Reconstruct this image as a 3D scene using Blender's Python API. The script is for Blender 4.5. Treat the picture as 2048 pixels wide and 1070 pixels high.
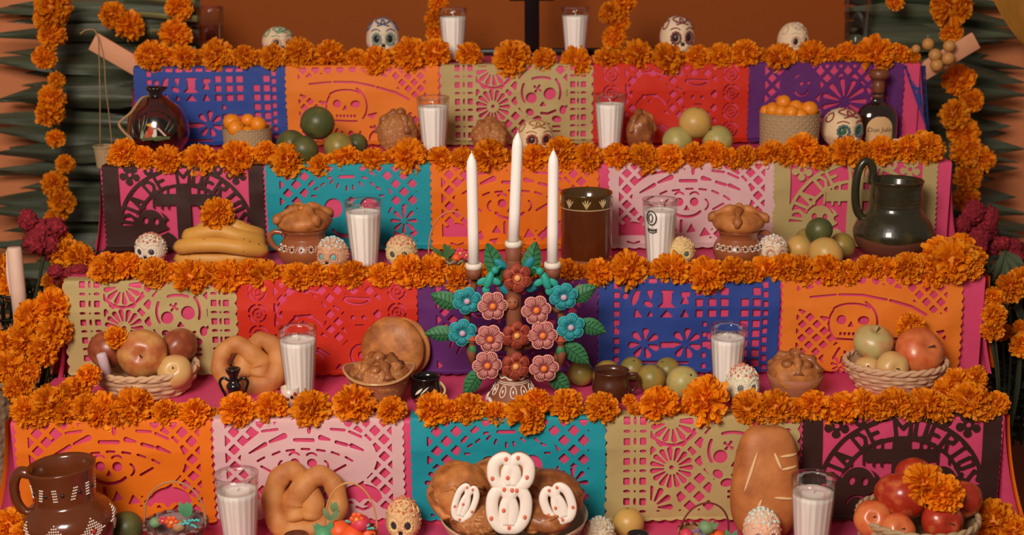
import bpy, math, random
import numpy as np
from mathutils import Vector, Matrix, Euler, noise as mnoise

random.seed(7)
for o in list(bpy.data.objects):
    bpy.data.objects.remove(o)
SC = bpy.context.scene
COL = SC.collection

# ------------------------------------------------------------------ camera, world, light, exposure
F = 2750.0                    # focal length in pixels of the 2048 x 1070 frame
PITCH = math.radians(14.0)
ROLL = math.radians(-0.40)
CAM = Vector((0.0, 0.0, 1.375))
CR = Matrix.Rotation(math.pi/2-PITCH, 3, 'X') @ Matrix.Rotation(ROLL, 3, 'Z')
cd = bpy.data.cameras.new('camera')
cd.sensor_width = 36.0
cd.lens = F/2048*36.0
cd.dof.use_dof = True
cd.dof.focus_distance = 2.55
cd.dof.aperture_fstop = 3.6
cam = bpy.data.objects.new('camera', cd)
cam.matrix_world = Matrix.Translation(CAM) @ CR.to_4x4()
COL.objects.link(cam)
SC.camera = cam

W = bpy.data.worlds.new('world')
SC.world = W
W.use_nodes = True
W.node_tree.nodes['Background'].inputs[0].default_value = (1.0, 0.80, 0.66, 1)
W.node_tree.nodes['Background'].inputs[1].default_value = 0.12

def area_light(name, loc, target, size, power, col):
    l = bpy.data.lights.new(name, 'AREA')
    l.shape = 'RECTANGLE'
    l.size, l.size_y = size
    l.energy = power
    l.color = col
    o = bpy.data.objects.new(name, l)
    o.location = loc
    d = Vector(target)-Vector(loc)
    o.rotation_euler = d.to_track_quat('-Z', 'Y').to_euler()
    COL.objects.link(o)
    return o
# daylight from the doorway behind and a little left of the camera
area_light('doorway_light', (-0.75, -0.05, 2.25), (0.05, 2.5, 0.62), (0.9, 0.9), 62, (1.0, 0.88, 0.78))

SC.view_settings.view_transform = 'Standard'
SC.view_settings.look = 'None'
SC.view_settings.gamma = 1.0
SC.view_settings.use_curve_mapping = False
SC.view_settings.exposure = 0.55

# ------------------------------------------------------------------ pixel helpers (2048 x 1070 frame -> world)
def ray(x, y):
    return CR @ Vector(((x-1024)/F, (535-y)/F, -1.0))
def at_y(x, y, Y):
    d = ray(x, y)
    return CAM + d*((Y-CAM.y)/d.y)
def at_z(x, y, Z):
    d = ray(x, y)
    return CAM + d*((Z-CAM.z)/d.z)
def mpp(P):                   # metres per pixel at a point
    d = CR.transposed() @ (Vector(P)-CAM)
    return -d.z/F

# altar tiers: 0 is the lowest ledge in view, 4 the top one
TY = [2.080, 2.358, 2.612, 2.880, 3.165]
TZ = [0.300, 0.504, 0.700, 0.882, 1.062]
TBACK = [TY[1], TY[2], TY[3], TY[4], 3.47]
TXPX = [(-60, 2105), (20, 2008), (125, 1970), (200, 1903), (268, 1840)]
TEY = [1185, 837, 558, 328, 130]
def edge_x(i):
    a = at_y(TXPX[i][0], TEY[i], TY[i]).x
    b = at_y(TXPX[i][1], TEY[i], TY[i]).x
    return a, b

def on(t, x, yb, dy=0.0):
    """point on the ledge t seen at pixel x, yb"""
    P = at_z(x, yb, TZ[t])
    lo, hi = TY[t]+0.02, TBACK[t]-0.03
    if P.y < lo or P.y > hi:
        Y = min(max(P.y, lo), hi)
        Q = at_y(x, yb, Y)
        P = Vector((Q.x, Y, TZ[t]))
    P.y += dy
    return P

# ------------------------------------------------------------------ materials
def lin(c):
    return tuple(((v/255)/12.92 if v/255 <= .04045 else ((v/255+.055)/1.055)**2.4) for v in c)
MATS = {}
def mat(name, col, rough=.55, var=.12, vs=14.0, bump=.12, bs=90.0, spec=.4, metal=0.0, coat=0.0,
        transl=0.0, sss=0.0, island=0.0, col2=None, c2scale=6.0, c2pos=.55, c2soft=.08, stretch=None, linear=False, k=4.0):
    if name in MATS:
        return MATS[name]
    m = bpy.data.materials.new(name)
    m.use_nodes = True
    nt = m.node_tree
    N, L = nt.nodes, nt.links
    b = N['Principled BSDF']
    c = col if linear else lin(col)
    vs, bs, c2scale = vs*k, bs*k, c2scale*k
    tc = N.new('ShaderNodeTexCoord')
    src = tc.outputs['Object']
    if stretch:
        mp = N.new('ShaderNodeMapping')
        mp.inputs['Scale'].default_value = stretch
        L.new(src, mp.inputs[0]); src = mp.outputs[0]
    n1 = N.new('ShaderNodeTexNoise')
    n1.inputs['Scale'].default_value = vs
    n1.inputs['Detail'].default_value = 4
    L.new(src, n1.inputs['Vector'])
    mx = N.new('ShaderNodeMix'); mx.data_type = 'RGBA'
    mx.inputs['A'].default_value = (*[v*(1-var) for v in c], 1)
    mx.inputs['B'].default_value = (*[min(1, v*(1+var)) for v in c], 1)
    L.new(n1.outputs['Fac'], mx.inputs['Factor'])
    out = mx.outputs['Result']
    if col2 is not None:
        n2 = N.new('ShaderNodeTexNoise')
        n2.inputs['Scale'].default_value = c2scale
        n2.inputs['Detail'].default_value = 3
        L.new(src, n2.inputs['Vector'])
        rp = N.new('ShaderNodeMapRange')
        rp.inputs['From Min'].default_value = c2pos-c2soft
        rp.inputs['From Max'].default_value = c2pos+c2soft
        L.new(n2.outputs['Fac'], rp.inputs['Value'])
        m2 = N.new('ShaderNodeMix'); m2.data_type = 'RGBA'
        L.new(rp.outputs[0], m2.inputs['Factor'])
        L.new(out, m2.inputs['A'])
        m2.inputs['B'].default_value = (*(col2 if linear else lin(col2)), 1)
        out = m2.outputs['Result']
    if island > 0:
        g = N.new('ShaderNodeNewGeometry')
        oi = N.new('ShaderNodeObjectInfo')
        ad = N.new('ShaderNodeMath'); ad.operation = 'ADD'
        L.new(g.outputs['Random Per Island'], ad.inputs[0]); L.new(oi.outputs['Random'], ad.inputs[1])
        mr = N.new('ShaderNodeMapRange')
        mr.inputs['From Min'].default_value = 0; mr.inputs['From Max'].default_value = 2
        mr.inputs['To Min'].default_value = 1-island; mr.inputs['To Max'].default_value = 1+island*.55
        L.new(ad.outputs[0], mr.inputs['Value'])
        hs = N.new('ShaderNodeHueSaturation')
        L.new(mr.outputs[0], hs.inputs['Value'])
        hr = N.new('ShaderNodeMapRange')
        hr.inputs['To Min'].default_value = .5-.025*island/.4; hr.inputs['To Max'].default_value = .5+.018*island/.4
        L.new(g.outputs['Random Per Island'], hr.inputs['Value'])
        L.new(hr.outputs[0], hs.inputs['Hue'])
        L.new(out, hs.inputs['Color'])
        out = hs.outputs['Color']
    L.new(out, b.inputs['Base Color'])
    b.inputs['Roughness'].default_value = rough
    b.inputs['Specular IOR Level'].default_value = spec
    b.inputs['Metallic'].default_value = metal
    b.inputs['Coat Weight'].default_value = coat
    b.inputs['Coat Roughness'].default_value = .08
    if sss > 0:
        b.inputs['Subsurface Weight'].default_value = sss
        b.inputs['Subsurface Radius'].default_value = (.012, .008, .006)
        b.inputs['Subsurface Scale'].default_value = .5
    if bump > 0:
        nb = N.new('ShaderNodeTexNoise')
        nb.inputs['Scale'].default_value = bs
        nb.inputs['Detail'].default_value = 5
        L.new(src, nb.inputs['Vector'])
        bp = N.new('ShaderNodeBump')
        bp.inputs['Strength'].default_value = bump
        bp.inputs['Distance'].default_value = .004/k**.75
        L.new(nb.outputs['Fac'], bp.inputs['Height'])
        L.new(bp.outputs[0], b.inputs['Normal'])
    if transl > 0:
        tr = N.new('ShaderNodeBsdfTranslucent')
        L.new(out, tr.inputs['Color'])
        ms = N.new('ShaderNodeMixShader')
        ms.inputs[0].default_value = transl
        L.new(b.outputs[0], ms.inputs[1]); L.new(tr.outputs[0], ms.inputs[2])
        L.new(ms.outputs[0], N['Material Output'].inputs['Surface'])
    MATS[name] = m
    return m

def glass_mat(name, tint=(.97, .96, .94), rough=.03, boost=1.0):
    if name in MATS:
        return MATS[name]
    m = bpy.data.materials.new(name); m.use_nodes = True
    nt = m.node_tree; N, L = nt.nodes, nt.links
    N.remove(N['Principled BSDF'])
    t = N.new('ShaderNodeBsdfTransparent'); t.inputs[0].default_value = (*tint, 1)
    g = N.new('ShaderNodeBsdfGlossy'); g.inputs['Roughness'].default_value = rough
    fr = N.new('ShaderNodeFresnel'); fr.inputs[0].default_value = 1.5
    mu = N.new('ShaderNodeMath'); mu.operation = 'MULTIPLY'; mu.inputs[1].default_value = boost
    L.new(fr.outputs[0], mu.inputs[0])
    ms = N.new('ShaderNodeMixShader')
    L.new(mu.outputs[0], ms.inputs[0]); L.new(t.outputs[0], ms.inputs[1]); L.new(g.outputs[0], ms.inputs[2])
    L.new(ms.outputs[0], N['Material Output'].inputs['Surface'])
    MATS[name] = m
    return m

# ------------------------------------------------------------------ mesh builder
def V3(x, y=None, z=None):
    return Vector(x) if y is None else Vector((x, y, z))

class MB:
    def __init__(s):
        s.v = []; s.f = []
    def add(s, verts, faces, M=None):
        n = len(s.v)
        if M is not None:
            verts = [M @ Vector(p) for p in verts]
        s.v += [tuple(p) for p in verts]
        s.f += [tuple(i+n for i in f) for f in faces]
        return s
    def lathe(s, prof, seg=32, M=None, mod=None, sx=1, sy=1, cap_top=False, cap_bot=False):
        vs, fs = [], []
        for (r, z) in prof:
            for k in range(seg):
                a = 2*math.pi*k/seg
                rr = r*(mod(a, z) if mod else 1)
                vs.append((rr*math.cos(a)*sx, rr*math.sin(a)*sy, z))
        for i in range(len(prof)-1):
            for k in range(seg):
                k2 = (k+1) % seg
                fs.append((i*seg+k, i*seg+k2, (i+1)*seg+k2, (i+1)*seg+k))
        if cap_bot: fs.append(tuple(range(seg))[::-1])
        if cap_top: fs.append(tuple((len(prof)-1)*seg+k for k in range(seg)))
        return s.add(vs, fs, M)
    def tube(s, pts, rad, seg=8, closed=False, M=None, flat=1.0, up=None, cap=True):
        pts = [Vector(p) for p in pts]
        n = len(pts)
        if not hasattr(rad, '__len__'): rad = [rad]*n
        vs, fs = [], []
        nrm = None
        for i in range(n):
            if closed: t = pts[(i+1) % n]-pts[i-1]
            else: t = pts[min(i+1, n-1)]-pts[max(i-1, 0)]
            if t.length < 1e-9: t = Vector((0, 0, 1))
            t.normalize()
            if up is not None:
                nrm = Vector(up)-t*t.dot(Vector(up))
                if nrm.length < 1e-6: nrm = t.orthogonal()
            elif nrm is None: nrm = t.orthogonal()
            else:
                nrm = nrm-t*t.dot(nrm)
                if nrm.length < 1e-6: nrm = t.orthogonal()
            nrm.normalize()
            bn = t.cross(nrm)
            for k in range(seg):
                a = 2*math.pi*k/seg
                vs.append(pts[i]+nrm*(math.cos(a)*rad[i]*flat)+bn*(math.sin(a)*rad[i]))
        m = n if closed else n-1
        for i in range(m):
            j = (i+1) % n
            for k in range(seg):
                k2 = (k+1) % seg
                fs.append((i*seg+k, i*seg+k2, j*seg+k2, j*seg+k))
        if not closed and cap:
            fs.append(tuple(range(seg))[::-1])
            fs.append(tuple((n-1)*seg+k for k in range(seg)))
        return s.add(vs, fs, M)
    def ball(s, c, r, nu=16, nv=10, M=None, fn=None):
        """ellipsoid; fn(direction) -> radial factor"""
        if not hasattr(r, '__len__'): r = (r, r, r)
        vs = []
        fs = []
        for j in range(nv+1):
            ph = math.pi*j/nv
            for i in range(nu):
                th = 2*math.pi*i/nu
                d = Vector((math.sin(ph)*math.cos(th), math.sin(ph)*math.sin(th), math.cos(ph)))
                k = fn(d) if fn else 1
                vs.append((c[0]+d.x*r[0]*k, c[1]+d.y*r[1]*k, c[2]+d.z*r[2]*k))
        for j in range(nv):
            for i in range(nu):
                i2 = (i+1) % nu
                fs.append((j*nu+i, (j+1)*nu+i, (j+1)*nu+i2, j*nu+i2))
        return s.add(vs, fs, M)
    def grid(s, fn, nu, nv, M=None):
        vs = [fn(i/nu, j/nv) for j in range(nv+1) for i in range(nu+1)]
        fs = [(j*(nu+1)+i, j*(nu+1)+i+1, (j+1)*(nu+1)+i+1, (j+1)*(nu+1)+i) for j in range(nv) for i in range(nu)]
        return s.add(vs, fs, M)
    def box(s, c, h, M=None, bev=0.0):
        x, y, z = c; a, b, d = h
        if bev <= 0:
            vs = [(x+i*a, y+j*b, z+k*d) for k in (-1, 1) for j in (-1, 1) for i in (-1, 1)]
            fs = [(0, 2, 3, 1), (4, 5, 7, 6), (0, 1, 5, 4), (2, 6, 7, 3), (0, 4, 6, 2), (1, 3, 7, 5)]
            return s.add(vs, fs, M)
        pr = []
        for sx_, sy_ in ((1, 1), (-1, 1), (-1, -1), (1, -1)):
            cx, cy = x+sx_*(a-bev), y+sy_*(b-bev)
            a0 = {(1, 1): 0, (-1, 1): 90, (-1, -1): 180, (1, -1): 270}[(sx_, sy_)]
            for q in (0, 45, 90):
                t = math.radians(a0+q)
                pr.append((cx, cy, math.cos(t), math.sin(t)))
        vs, fs = [], []
        n = len(pr)
        for (zz, k) in ((z-d, 0.3), (z-d+bev, 1), (z+d-bev, 1), (z+d, .3)):
            for (cx, cy, ux, uy) in pr: vs.append((cx+ux*bev*k, cy+uy*bev*k, zz))
        for i in range(3):
            for k in range(n):
                k2 = (k+1) % n
                fs.append((i*n+k, i*n+k2, (i+1)*n+k2, (i+1)*n+k))
        fs.append(tuple(range(n))[::-1]); fs.append(tuple(3*n+k for k in range(n)))
        return s.add(vs, fs, M)
    def mesh(s, name, m=None, smooth=True):
        me = bpy.data.meshes.new(name)
        me.from_pydata(s.v, [], s.f)
        if smooth: me.polygons.foreach_set('use_smooth', [True]*len(me.polygons))
        if m is not None: me.materials.append(m)
        me.update()
        return me
    def build(s, name, m, parent=None, loc=None, rot=None, smooth=True):
        o = bpy.data.objects.new(name, s.mesh(name, m, smooth))
        COL.objects.link(o)
        if parent is not None: o.parent = parent
        if loc is not None: o.location = loc
        if rot is not None: o.rotation_euler = rot
        return o

def tag(o, label, cat, group=None, kind=None):
    o['label'] = label
    if cat: o['category'] = cat
    if group: o['group'] = group
    if kind: o['kind'] = kind
    return o
def thing(name, label, cat, loc=(0, 0, 0), rz=0.0, group=None, rot=None):
    o = bpy.data.objects.new(name, None)
    o.empty_display_size = .02
    COL.objects.link(o)
    o.location = loc
    o.rotation_euler = rot if rot is not None else (0, 0, rz)
    return tag(o, label, cat, group)
def struct(o):
    o['kind'] = 'structure'
    return o
def nz(p, s=1.0):
    return mnoise.noise(Vector(p)*s)
def spline(pts, n=8, closed=False):
    """Catmull-Rom through points"""
    P = [Vector(p) for p in pts]
    out = []
    m = len(P) if closed else len(P)-1
    for i in range(m):
        p1, p2 = P[i], P[(i+1) % len(P)]
        p0 = P[i-1] if (closed or i > 0) else p1*2-p2
        p3 = P[(i+2) % len(P)] if (closed or i+2 < len(P)) else p2*2-p1
        for k in range(n):
            t = k/n
            out.append(.5*((2*p1)+(p2-p0)*t+(2*p0-5*p1+4*p2-p3)*t*t+(3*p1-p0-3*p2+p3)*t**3))
    if not closed: out.append(P[-1])
    return out
def prof_spline(pts, n=6):
    return [(max(1e-4, p.x), p.y) for p in spline([(a, b, 0) for a, b in pts], n)]
# ------------------------------------------------------------------ room shell
m_floor = mat('floor_tile', (120, 70, 50), rough=.6)
m_wall_c = mat('ochre_wall', (152, 74, 15), rough=.85, var=.10, vs=2.0, bump=.25, bs=160, k=1)
m_wall_s = mat('terracotta_wall', (206, 126, 80), rough=.85, var=.08, vs=2.0, bump=.25, bs=160, k=1)
struct(MB().box((0, 1.0, -.05), (4.0, 4.0, .05)).build('floor', m_floor, smooth=False))
struct(MB().box((0, 3.95, 1.5), (2.5, .1, 1.5)).build('wall_back', m_wall_c, smooth=False))
xl = at_y(300, 60, 3.56).x
xr = at_y(1770, 60, 3.56).x
struct(MB().box(((xl-3.2)/2, 3.70, 1.5), ((xl+3.2)/2, .14, 1.5)).build('wall_left', m_wall_s, smooth=False))
struct(MB().box(((xr+3.2)/2, 3.70, 1.5), ((3.2-xr)/2, .14, 1.5)).build('wall_right', m_wall_s, smooth=False))

# ------------------------------------------------------------------ cloth-covered altar steps
m_pink = mat('magenta_cloth', (222, 76, 118), rough=.5, var=.12, vs=7, bump=.5, bs=26, spec=.3, transl=.08, k=1)
m_lining = mat('orange_lining', (232, 108, 22), rough=.55, var=.12, vs=6, bump=.3, bs=30, k=1)
TL = ['magenta cloth covered lowest altar step with the big jug', 'magenta cloth covered altar step holding the flower candelabrum',
      'magenta cloth covered altar step holding the bananas', 'magenta cloth covered altar step holding the bottle',
      'magenta cloth covered top altar step under the plain water glasses']
for i in range(5):
    x0, x1 = edge_x(i)
    yf, yb, zt = TY[i], TBACK[i], TZ[i]
    zb = TZ[i-1]-.004 if i else 0.0
    st = thing('cloth_covered_step', TL[i], 'altar step', ((x0+x1)/2, yf, zb), 0)
    ox, oy, oz = (x0+x1)/2, yf, zb
    R = .008
    # front and top: one sheet over the edge
    hz, dpt = zt-zb, yb-yf
    prof = [(0, 0), (0, (hz-R)*.25), (0, (hz-R)*.5), (0, (hz-R)*.75)]
    prof += [(R-R*math.cos(a), hz-R+R*math.sin(a)) for a in (0, .4, .8, 1.2, 1.57)]
    prof += [(R+(dpt-R)*k/6, hz) for k in range(1, 7)]
    npf = len(prof)-1
    def fn(u, v, prof=prof, x0=x0, x1=x1, ox=ox, npf=npf, i=i):
        y, z = prof[int(round(v*npf))]
        x = x0+(x1-x0)*u-ox
        w = .0022*nz((x*9, y*14, z*9+i*3))
        return (x, y+w-.002, z+(w if y > .02 else 0)*.7)
    b = MB().grid(fn, 120, npf)
    b.build('cover_cloth', m_pink, st)
    # body under the cloth
    b = MB().box((0, dpt/2+.006, hz/2-.003), ((x1-x0)/2-.004, dpt/2-.004, hz/2-.004))
    b.build('step_body', m_pink, st, smooth=False)
    # pleated side flaps, pink with an orange lining outside
    for s_ in (-1, 1):
        xe = (x1-x0)/2*s_
        ybk = min(dpt, .30)
        def fs(u, v, off=0.0, xe=xe, s_=s_, hz=hz, ybk=ybk, i=i):
            # u: from the front edge back, v: down
            y = ybk*u+.0
            fl = v*v*(.020+.012*math.sin(u*19+i)) + v*.012*math.sin(u*31+i*2)
            return (xe+s_*(off+.002+fl), y-v*.012, hz-.004-hz*.97*v)
        MB().grid(fs, 40, 12).build('side_cloth', m_pink, st)
        if (i in (1, 2) and s_ > 0) or (i == 1 and s_ < 0) or (i == 2 and s_ < 0):
            MB().grid(lambda u, v, fs=fs: fs(u*.96+.04, v, .012+.010*v), 40, 12).build('lining_cloth', m_lining, st)
# front of the lowest step is draped too (below the frame): covered by the loop above

# ------------------------------------------------------------------ cut paper designs (signed fields, positive = paper)
NX, NY = 170, 112
S0, S1 = -.085, .585           # in sheet widths, measured down from the step edge
U, S = np.meshgrid(np.linspace(-.004, 1.004, NX+1), np.linspace(S0, S1, NY+1))
def circ(x, y, r): return r-np.hypot(U-x, S-y)
def ell(x, y, a, b, rot=0):
    c, s = math.cos(rot), math.sin(rot)
    dx, dy = U-x, S-y
    p, q = dx*c+dy*s, -dx*s+dy*c
    return (1-np.hypot(p/a, q/b))*min(a, b)
def rect(x0, y0, x1, y1): return np.minimum(np.minimum(U-x0, x1-U), np.minimum(S-y0, y1-S))
def cap(x0, y0, x1, y1, w, w2=None):
    dx, dy = x1-x0, y1-y0
    l = dx*dx+dy*dy+1e-12
    t = np.clip(((U-x0)*dx+(S-y0)*dy)/l, 0, 1)
    ww = w if w2 is None else w+(w2-w)*t
    return ww-np.hypot(U-x0-t*dx, S-y0-t*dy)
def pline(pts, w):
    r = None
    for a, b in zip(pts[:-1], pts[1:]):
        c = cap(*a, *b, w); r = c if r is None else np.maximum(r, c)
    return r
def tri(p, q, r):
    out = None
    ar = (q[0]-p[0])*(r[1]-p[1])-(q[1]-p[1])*(r[0]-p[0])
    if ar < 0: q, r = r, q
    for a, b in ((p, q), (q, r), (r, p)):
        dx, dy = b[0]-a[0], b[1]-a[1]
        d = (dx*(S-a[1])-dy*(U-a[0]))/math.hypot(dx, dy)
        out = d if out is None else np.minimum(out, d)
    return out
def lattice(p, w, ou=0, os=0):
    a = ((U-ou)+(S-os))/p; b = ((U-ou)-(S-os))/p
    da = .5-np.abs(a-np.floor(a)-.5); db = .5-np.abs(b-np.floor(b)-.5)
    return np.minimum(da, db)*p/1.414-w
def wheel(x, y, r0, r1, n, w, ph=0.0):
    th = np.arctan2(S-y, U-x)-ph
    k = 2*math.pi/n
    th = th-np.round(th/k)*k
    r = np.hypot(U-x, S-y)
    px_, py_ = r*np.cos(th), r*np.sin(th)
    t = np.clip((px_-r0)/(r1-r0), 0, 1)
    return w*(.35+.65*t)-np.hypot(px_-(r0+t*(r1-r0)), py_)
def arc(x, y, r, a0, a1, w, ry=None, n=10):
    ry = ry or r
    pts = [(x+r*math.cos(math.radians(a0+(a1-a0)*k/n)), y+ry*math.sin(math.radians(a0+(a1-a0)*k/n))) for k in range(n+1)]
    return pline(pts, w)
def mx(*a):
    r = a[0]
    for b in a[1:]: r = np.maximum(r, b)
    return r
def outer(scal=.012, per=.046, bot=.57, botamp=.014, side=.012):
    e = np.abs(np.sin(math.pi*S/per))*side
    b = np.abs(np.sin(math.pi*U/.0625))*botamp
    return np.minimum(np.minimum(U-(side-e), (1-side+e)-U), np.minimum(S-(S0+.006), (bot-botamp+b)-S))

def design_catrina():
    P = outer(bot=.55)
    inner = rect(.065, .012, .935, .50)
    hole = np.minimum(inner, lattice(.092, .0105, .02, .01))
    solid = mx(ell(.5, .20, .355, .205), rect(.40, -.05, .61, .12), ell(.46, .33, .17, .20), ell(.5, .52, .44, .07),
               ell(.13, .50, .12, .10))
    hole = np.minimum(hole, -solid)
    c = []
    for q in [(.165, .115, .235, .062), (.262, .056, .34, .046), (.62, .046, .69, .052), (.715, .060, .775, .088)]:
        c.append(cap(*q, .0075))
    for q in [(.19, .17, .275, .125, .005, .012), (.30, .112, .375, .080, .008, .016), (.43, .102, .525, .102, .010, .010),
              (.565, .088, .612, .100, .014, .006), (.645, .112, .70, .128, .009, .009), (.725, .132, .785, .158, .012, .006)]:
        c.append(cap(*q))
    for (x, y, t) in [(.25, .205, -.5), (.33, .172, -.4), (.405, .158, -.1), (.485, .150, 0), (.565, .155, .15), (.64, .172, .4), (.71, .205, .6)]:
        c.append(cap(x-.020*math.cos(t), y-.020*math.sin(t), x+.02*math.cos(t), y+.02*math.sin(t), .0065))
    c += [arc(.425, .200, .030, 215, 325, .006), arc(.515, .200, .030, 215, 325, .006)]
    c += [circ(.425, .228, .026), circ(.515, .228, .026), tri((.47, .245), (.452, .280), (.49, .280))]
    c += [arc(.375, .245, .035, 120, 240, .006), arc(.565, .245, .035, -60, 60, .006)]
    c += [arc(.47, .245, .10, 35, 145, .009, .075), cap(.63, .275, .69, .240, .007), cap(.30, .275, .25, .245, .007)]
    c += [tri((.39, .36), (.36, .41), (.42, .41)), tri((.50, .36), (.47, .42), (.53, .41)), cap(.44, .345, .44, .41, .009),
          tri((.58, .38), (.55, .44), (.62, .43)), tri((.34, .45), (.40, .44), (.38, .48))]
    c += [np.minimum(ell(.77, .42, .105, .075), .43-S), np.minimum(ell(.15, .42, .085, .075), .43-S)]
    c += [pline([(.12, .47), (.155, .485), (.19, .47)], .007), pline([(.74, .475), (.775, .49), (.81, .475)], .007)]
    c += [ell(.505, .045, .011, .025), circ(.455, .035, .006), circ(.555, .035, .006)]
    hole = mx(hole, *[k for k in c])
    return np.minimum(P, -hole)

def design_hat():
    P = outer(bot=.55)
    inner = rect(.085, .010, .915, .50)
    hole = np.minimum(inner, lattice(.080, .0095, .0, .02))
    solid = mx(ell(.44, .165, .40, .085, .12), ell(.40, .12, .33, .085), ell(.385, .265, .115, .125), ell(.60, .29, .20, .085),
               ell(.44, .47, .20, .12), ell(.85, .25, .09, .05))
    hole = np.minimum(hole, -solid)
    c = [pline([(.16, .108), (.30, .095)], .006), pline([(.32, .094), (.45, .098), (.58, .125)], .007),
         pline([(.60, .130), (.72, .165), (.80, .21)], .008),
         circ(.335, .235, .027), ell(.455, .238, .032, .024), tri((.388, .240), (.368, .275), (.405, .275)),
         arc(.39, .255, .125, 130, 215, .006), arc(.40, .25, .13, -60, 40, .006), arc(.39, .19, .11, 205, 330, .006, .045)]
    for k in range(6):
        c.append(rect(.325+k*.023, .305, .340+k*.023, .325))
    c += [cap(.31, .345, .46, .35, .006), tri((.52, .31), (.60, .29), (.56, .34)), tri((.62, .34), (.72, .33), (.66, .38)),
          cap(.55, .39, .60, .40, .008), cap(.64, .42, .70, .41, .008), arc(.42, .42, .06, 0, 180, .007), circ(.42, .43, .018),
          cap(.33, .40, .30, .46, .007), arc(.60, .47, .06, 180, 360, .007), cap(.50, .46, .53, .50, .008),
          wheel(.34, .50, .012, .045, 8, .009, .2)]
    return np.minimum(P, -mx(hole, *c))

def design_wheels():
    P = outer(bot=.56, side=.016, per=.062)
    c = []
    def column(x, w, m0):
        for k in range(10):
            y = .012+k*.054
            if k % 2 == 0: c.append(np.minimum(rect(x-w, y-.018, x+w, y+.020), .030-np.abs(U-x)*.0+np.abs(S-y)*.25-np.abs(U-x)*.6))
            else: c.append(ell(x, y, w*1.1, .0085))
    for x in (.115, .198, .865, .935): column(x, .017, 0)
    for x in (.157, .90):
        for k in range(10):
            y = .012+k*.054
            c.append(ell(x, y, .008, .020) if k % 2 == 0 else circ(x, y, .006))
    inner = rect(.235, .008, .83, .50)
    lat = np.minimum(inner, lattice(.098, .012, .05, .03))
    solid = mx(circ(.345, .02, .125), circ(.345, .262, .125), ell(.66, .18, .165, .175), ell(.72, .40, .17, .16), circ(.25, .47, .135))
    lat = np.minimum(lat, -solid)
    c.append(lat)
    c += [np.minimum(wheel(.345, .02, .042, .095, 13, .015), S-.006), wheel(.345, .262, .042, .098, 15, .0145),
          np.minimum(wheel(.24, .475, .04, .10, 12, .016), rect(.238, .3, .5, .5)), circ(.345, .262, .012)]
    c += [np.minimum(arc(.345, .02, .122, 20, 160, .008), inner)]
    c += [circ(.595, .205, .036), circ(.715, .178, .040), tri((.668, .225), (.645, .262), (.695, .258)),
          wheel(.635, .145, .004, .022, 4, .009, .6), arc(.66, .125, .10, 235, 305, .008, .05), arc(.66, .17, .125, 150, 205, .008),
          arc(.66, .17, .125, -40, 20, .008), pline([(.66, .305), (.70, .31), (.75, .29)], .009), ell(.585, .300, .028, .022, .6), ell(.80, .285, .022, .03),
          ell(.63, .345, .032, .022, -.3), ell(.76, .345, .032, .022, .2), rect(.635, .385, .675, .400), rect(.635, .415, .67, .430),
          rect(.73, .385, .785, .400), rect(.735, .418, .785, .430), rect(.69, .37, .715, .38)]
    return np.minimum(P, -mx(*c))

def design_roses():
    P = outer(bot=.55, side=.008)
    c = []
    for x in (.115, .885):
        for y in (.055, .175, .295, .415):
            for a in range(0, 360, 90):
                c.append(arc(x, y, .048, a+12, a+74, .006))
                c.append(arc(x, y, .024, a+50, a+110, .005))
            c.append(circ(x, y, .008))
    inner = rect(.205, .018, .795, .50)
    lat = np.minimum(inner, lattice(.088, .011, .03, .01))
    solid = mx(circ(.37, .19, .12), ell(.66, .12, .13, .045), ell(.67, .22, .085, .12), ell(.40, .42, .17, .12), ell(.68, .42, .12, .10))
    lat = np.minimum(lat, -solid)
    c += [lat, arc(.37, .20, .155, 180, 300, .006), circ(.325, .20, .014), circ(.40, .195, .014), tri((.365, .215), (.350, .24), (.38, .24)),
          cap(.60, .095, .73, .098, .006), arc(.665, .08, .085, 30, 150, .006, .05), circ(.64, .205, .013), circ(.70, .205, .013),
          rect(.65, .245, .70, .254), arc(.37, .29, .10, 200, 340, .006), cap(.30, .37, .35, .40, .007), cap(.44, .38, .50, .42, .007),
          arc(.40, .46, .07, 200, 340, .007), circ(.68, .42, .02), arc(.68, .42, .06, 0, 300, .006)]
    return np.minimum(P, -mx(*c))

def design_burst():
    P = outer(bot=.55, side=.008)
    inner = rect(.105, .012, .90, .50)
    lat = np.minimum(inner, lattice(.088, .010, .02, .0))
    solid = mx(ell(.33, .13, .13, .13), circ(.62, .24, .16), ell(.3, .40, .2, .12), ell(.80, .42, .12, .14))
    lat = np.minimum(lat, -solid)
    c = [lat, wheel(.62, .24, .04, .13, 11, .017), circ(.34, .125, .013), circ(.385, .120, .011), arc(.34, .16, .045, 20, 160, .006),
         cap(.30, .085, .32, .07, .005), arc(.3, .40, .12, 190, 350, .007), arc(.3, .43, .08, 190, 350, .007), wheel(.80, .44, .02, .07, 7, .012),
         tri((.46, .33), (.42, .38), (.50, .37)), cap(.15, .30, .22, .33, .007), cap(.45, .43, .56, .44, .007), circ(.64, .45, .016), circ(.69, .43, .012)]
    return np.minimum(P, -mx(*c))

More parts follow.
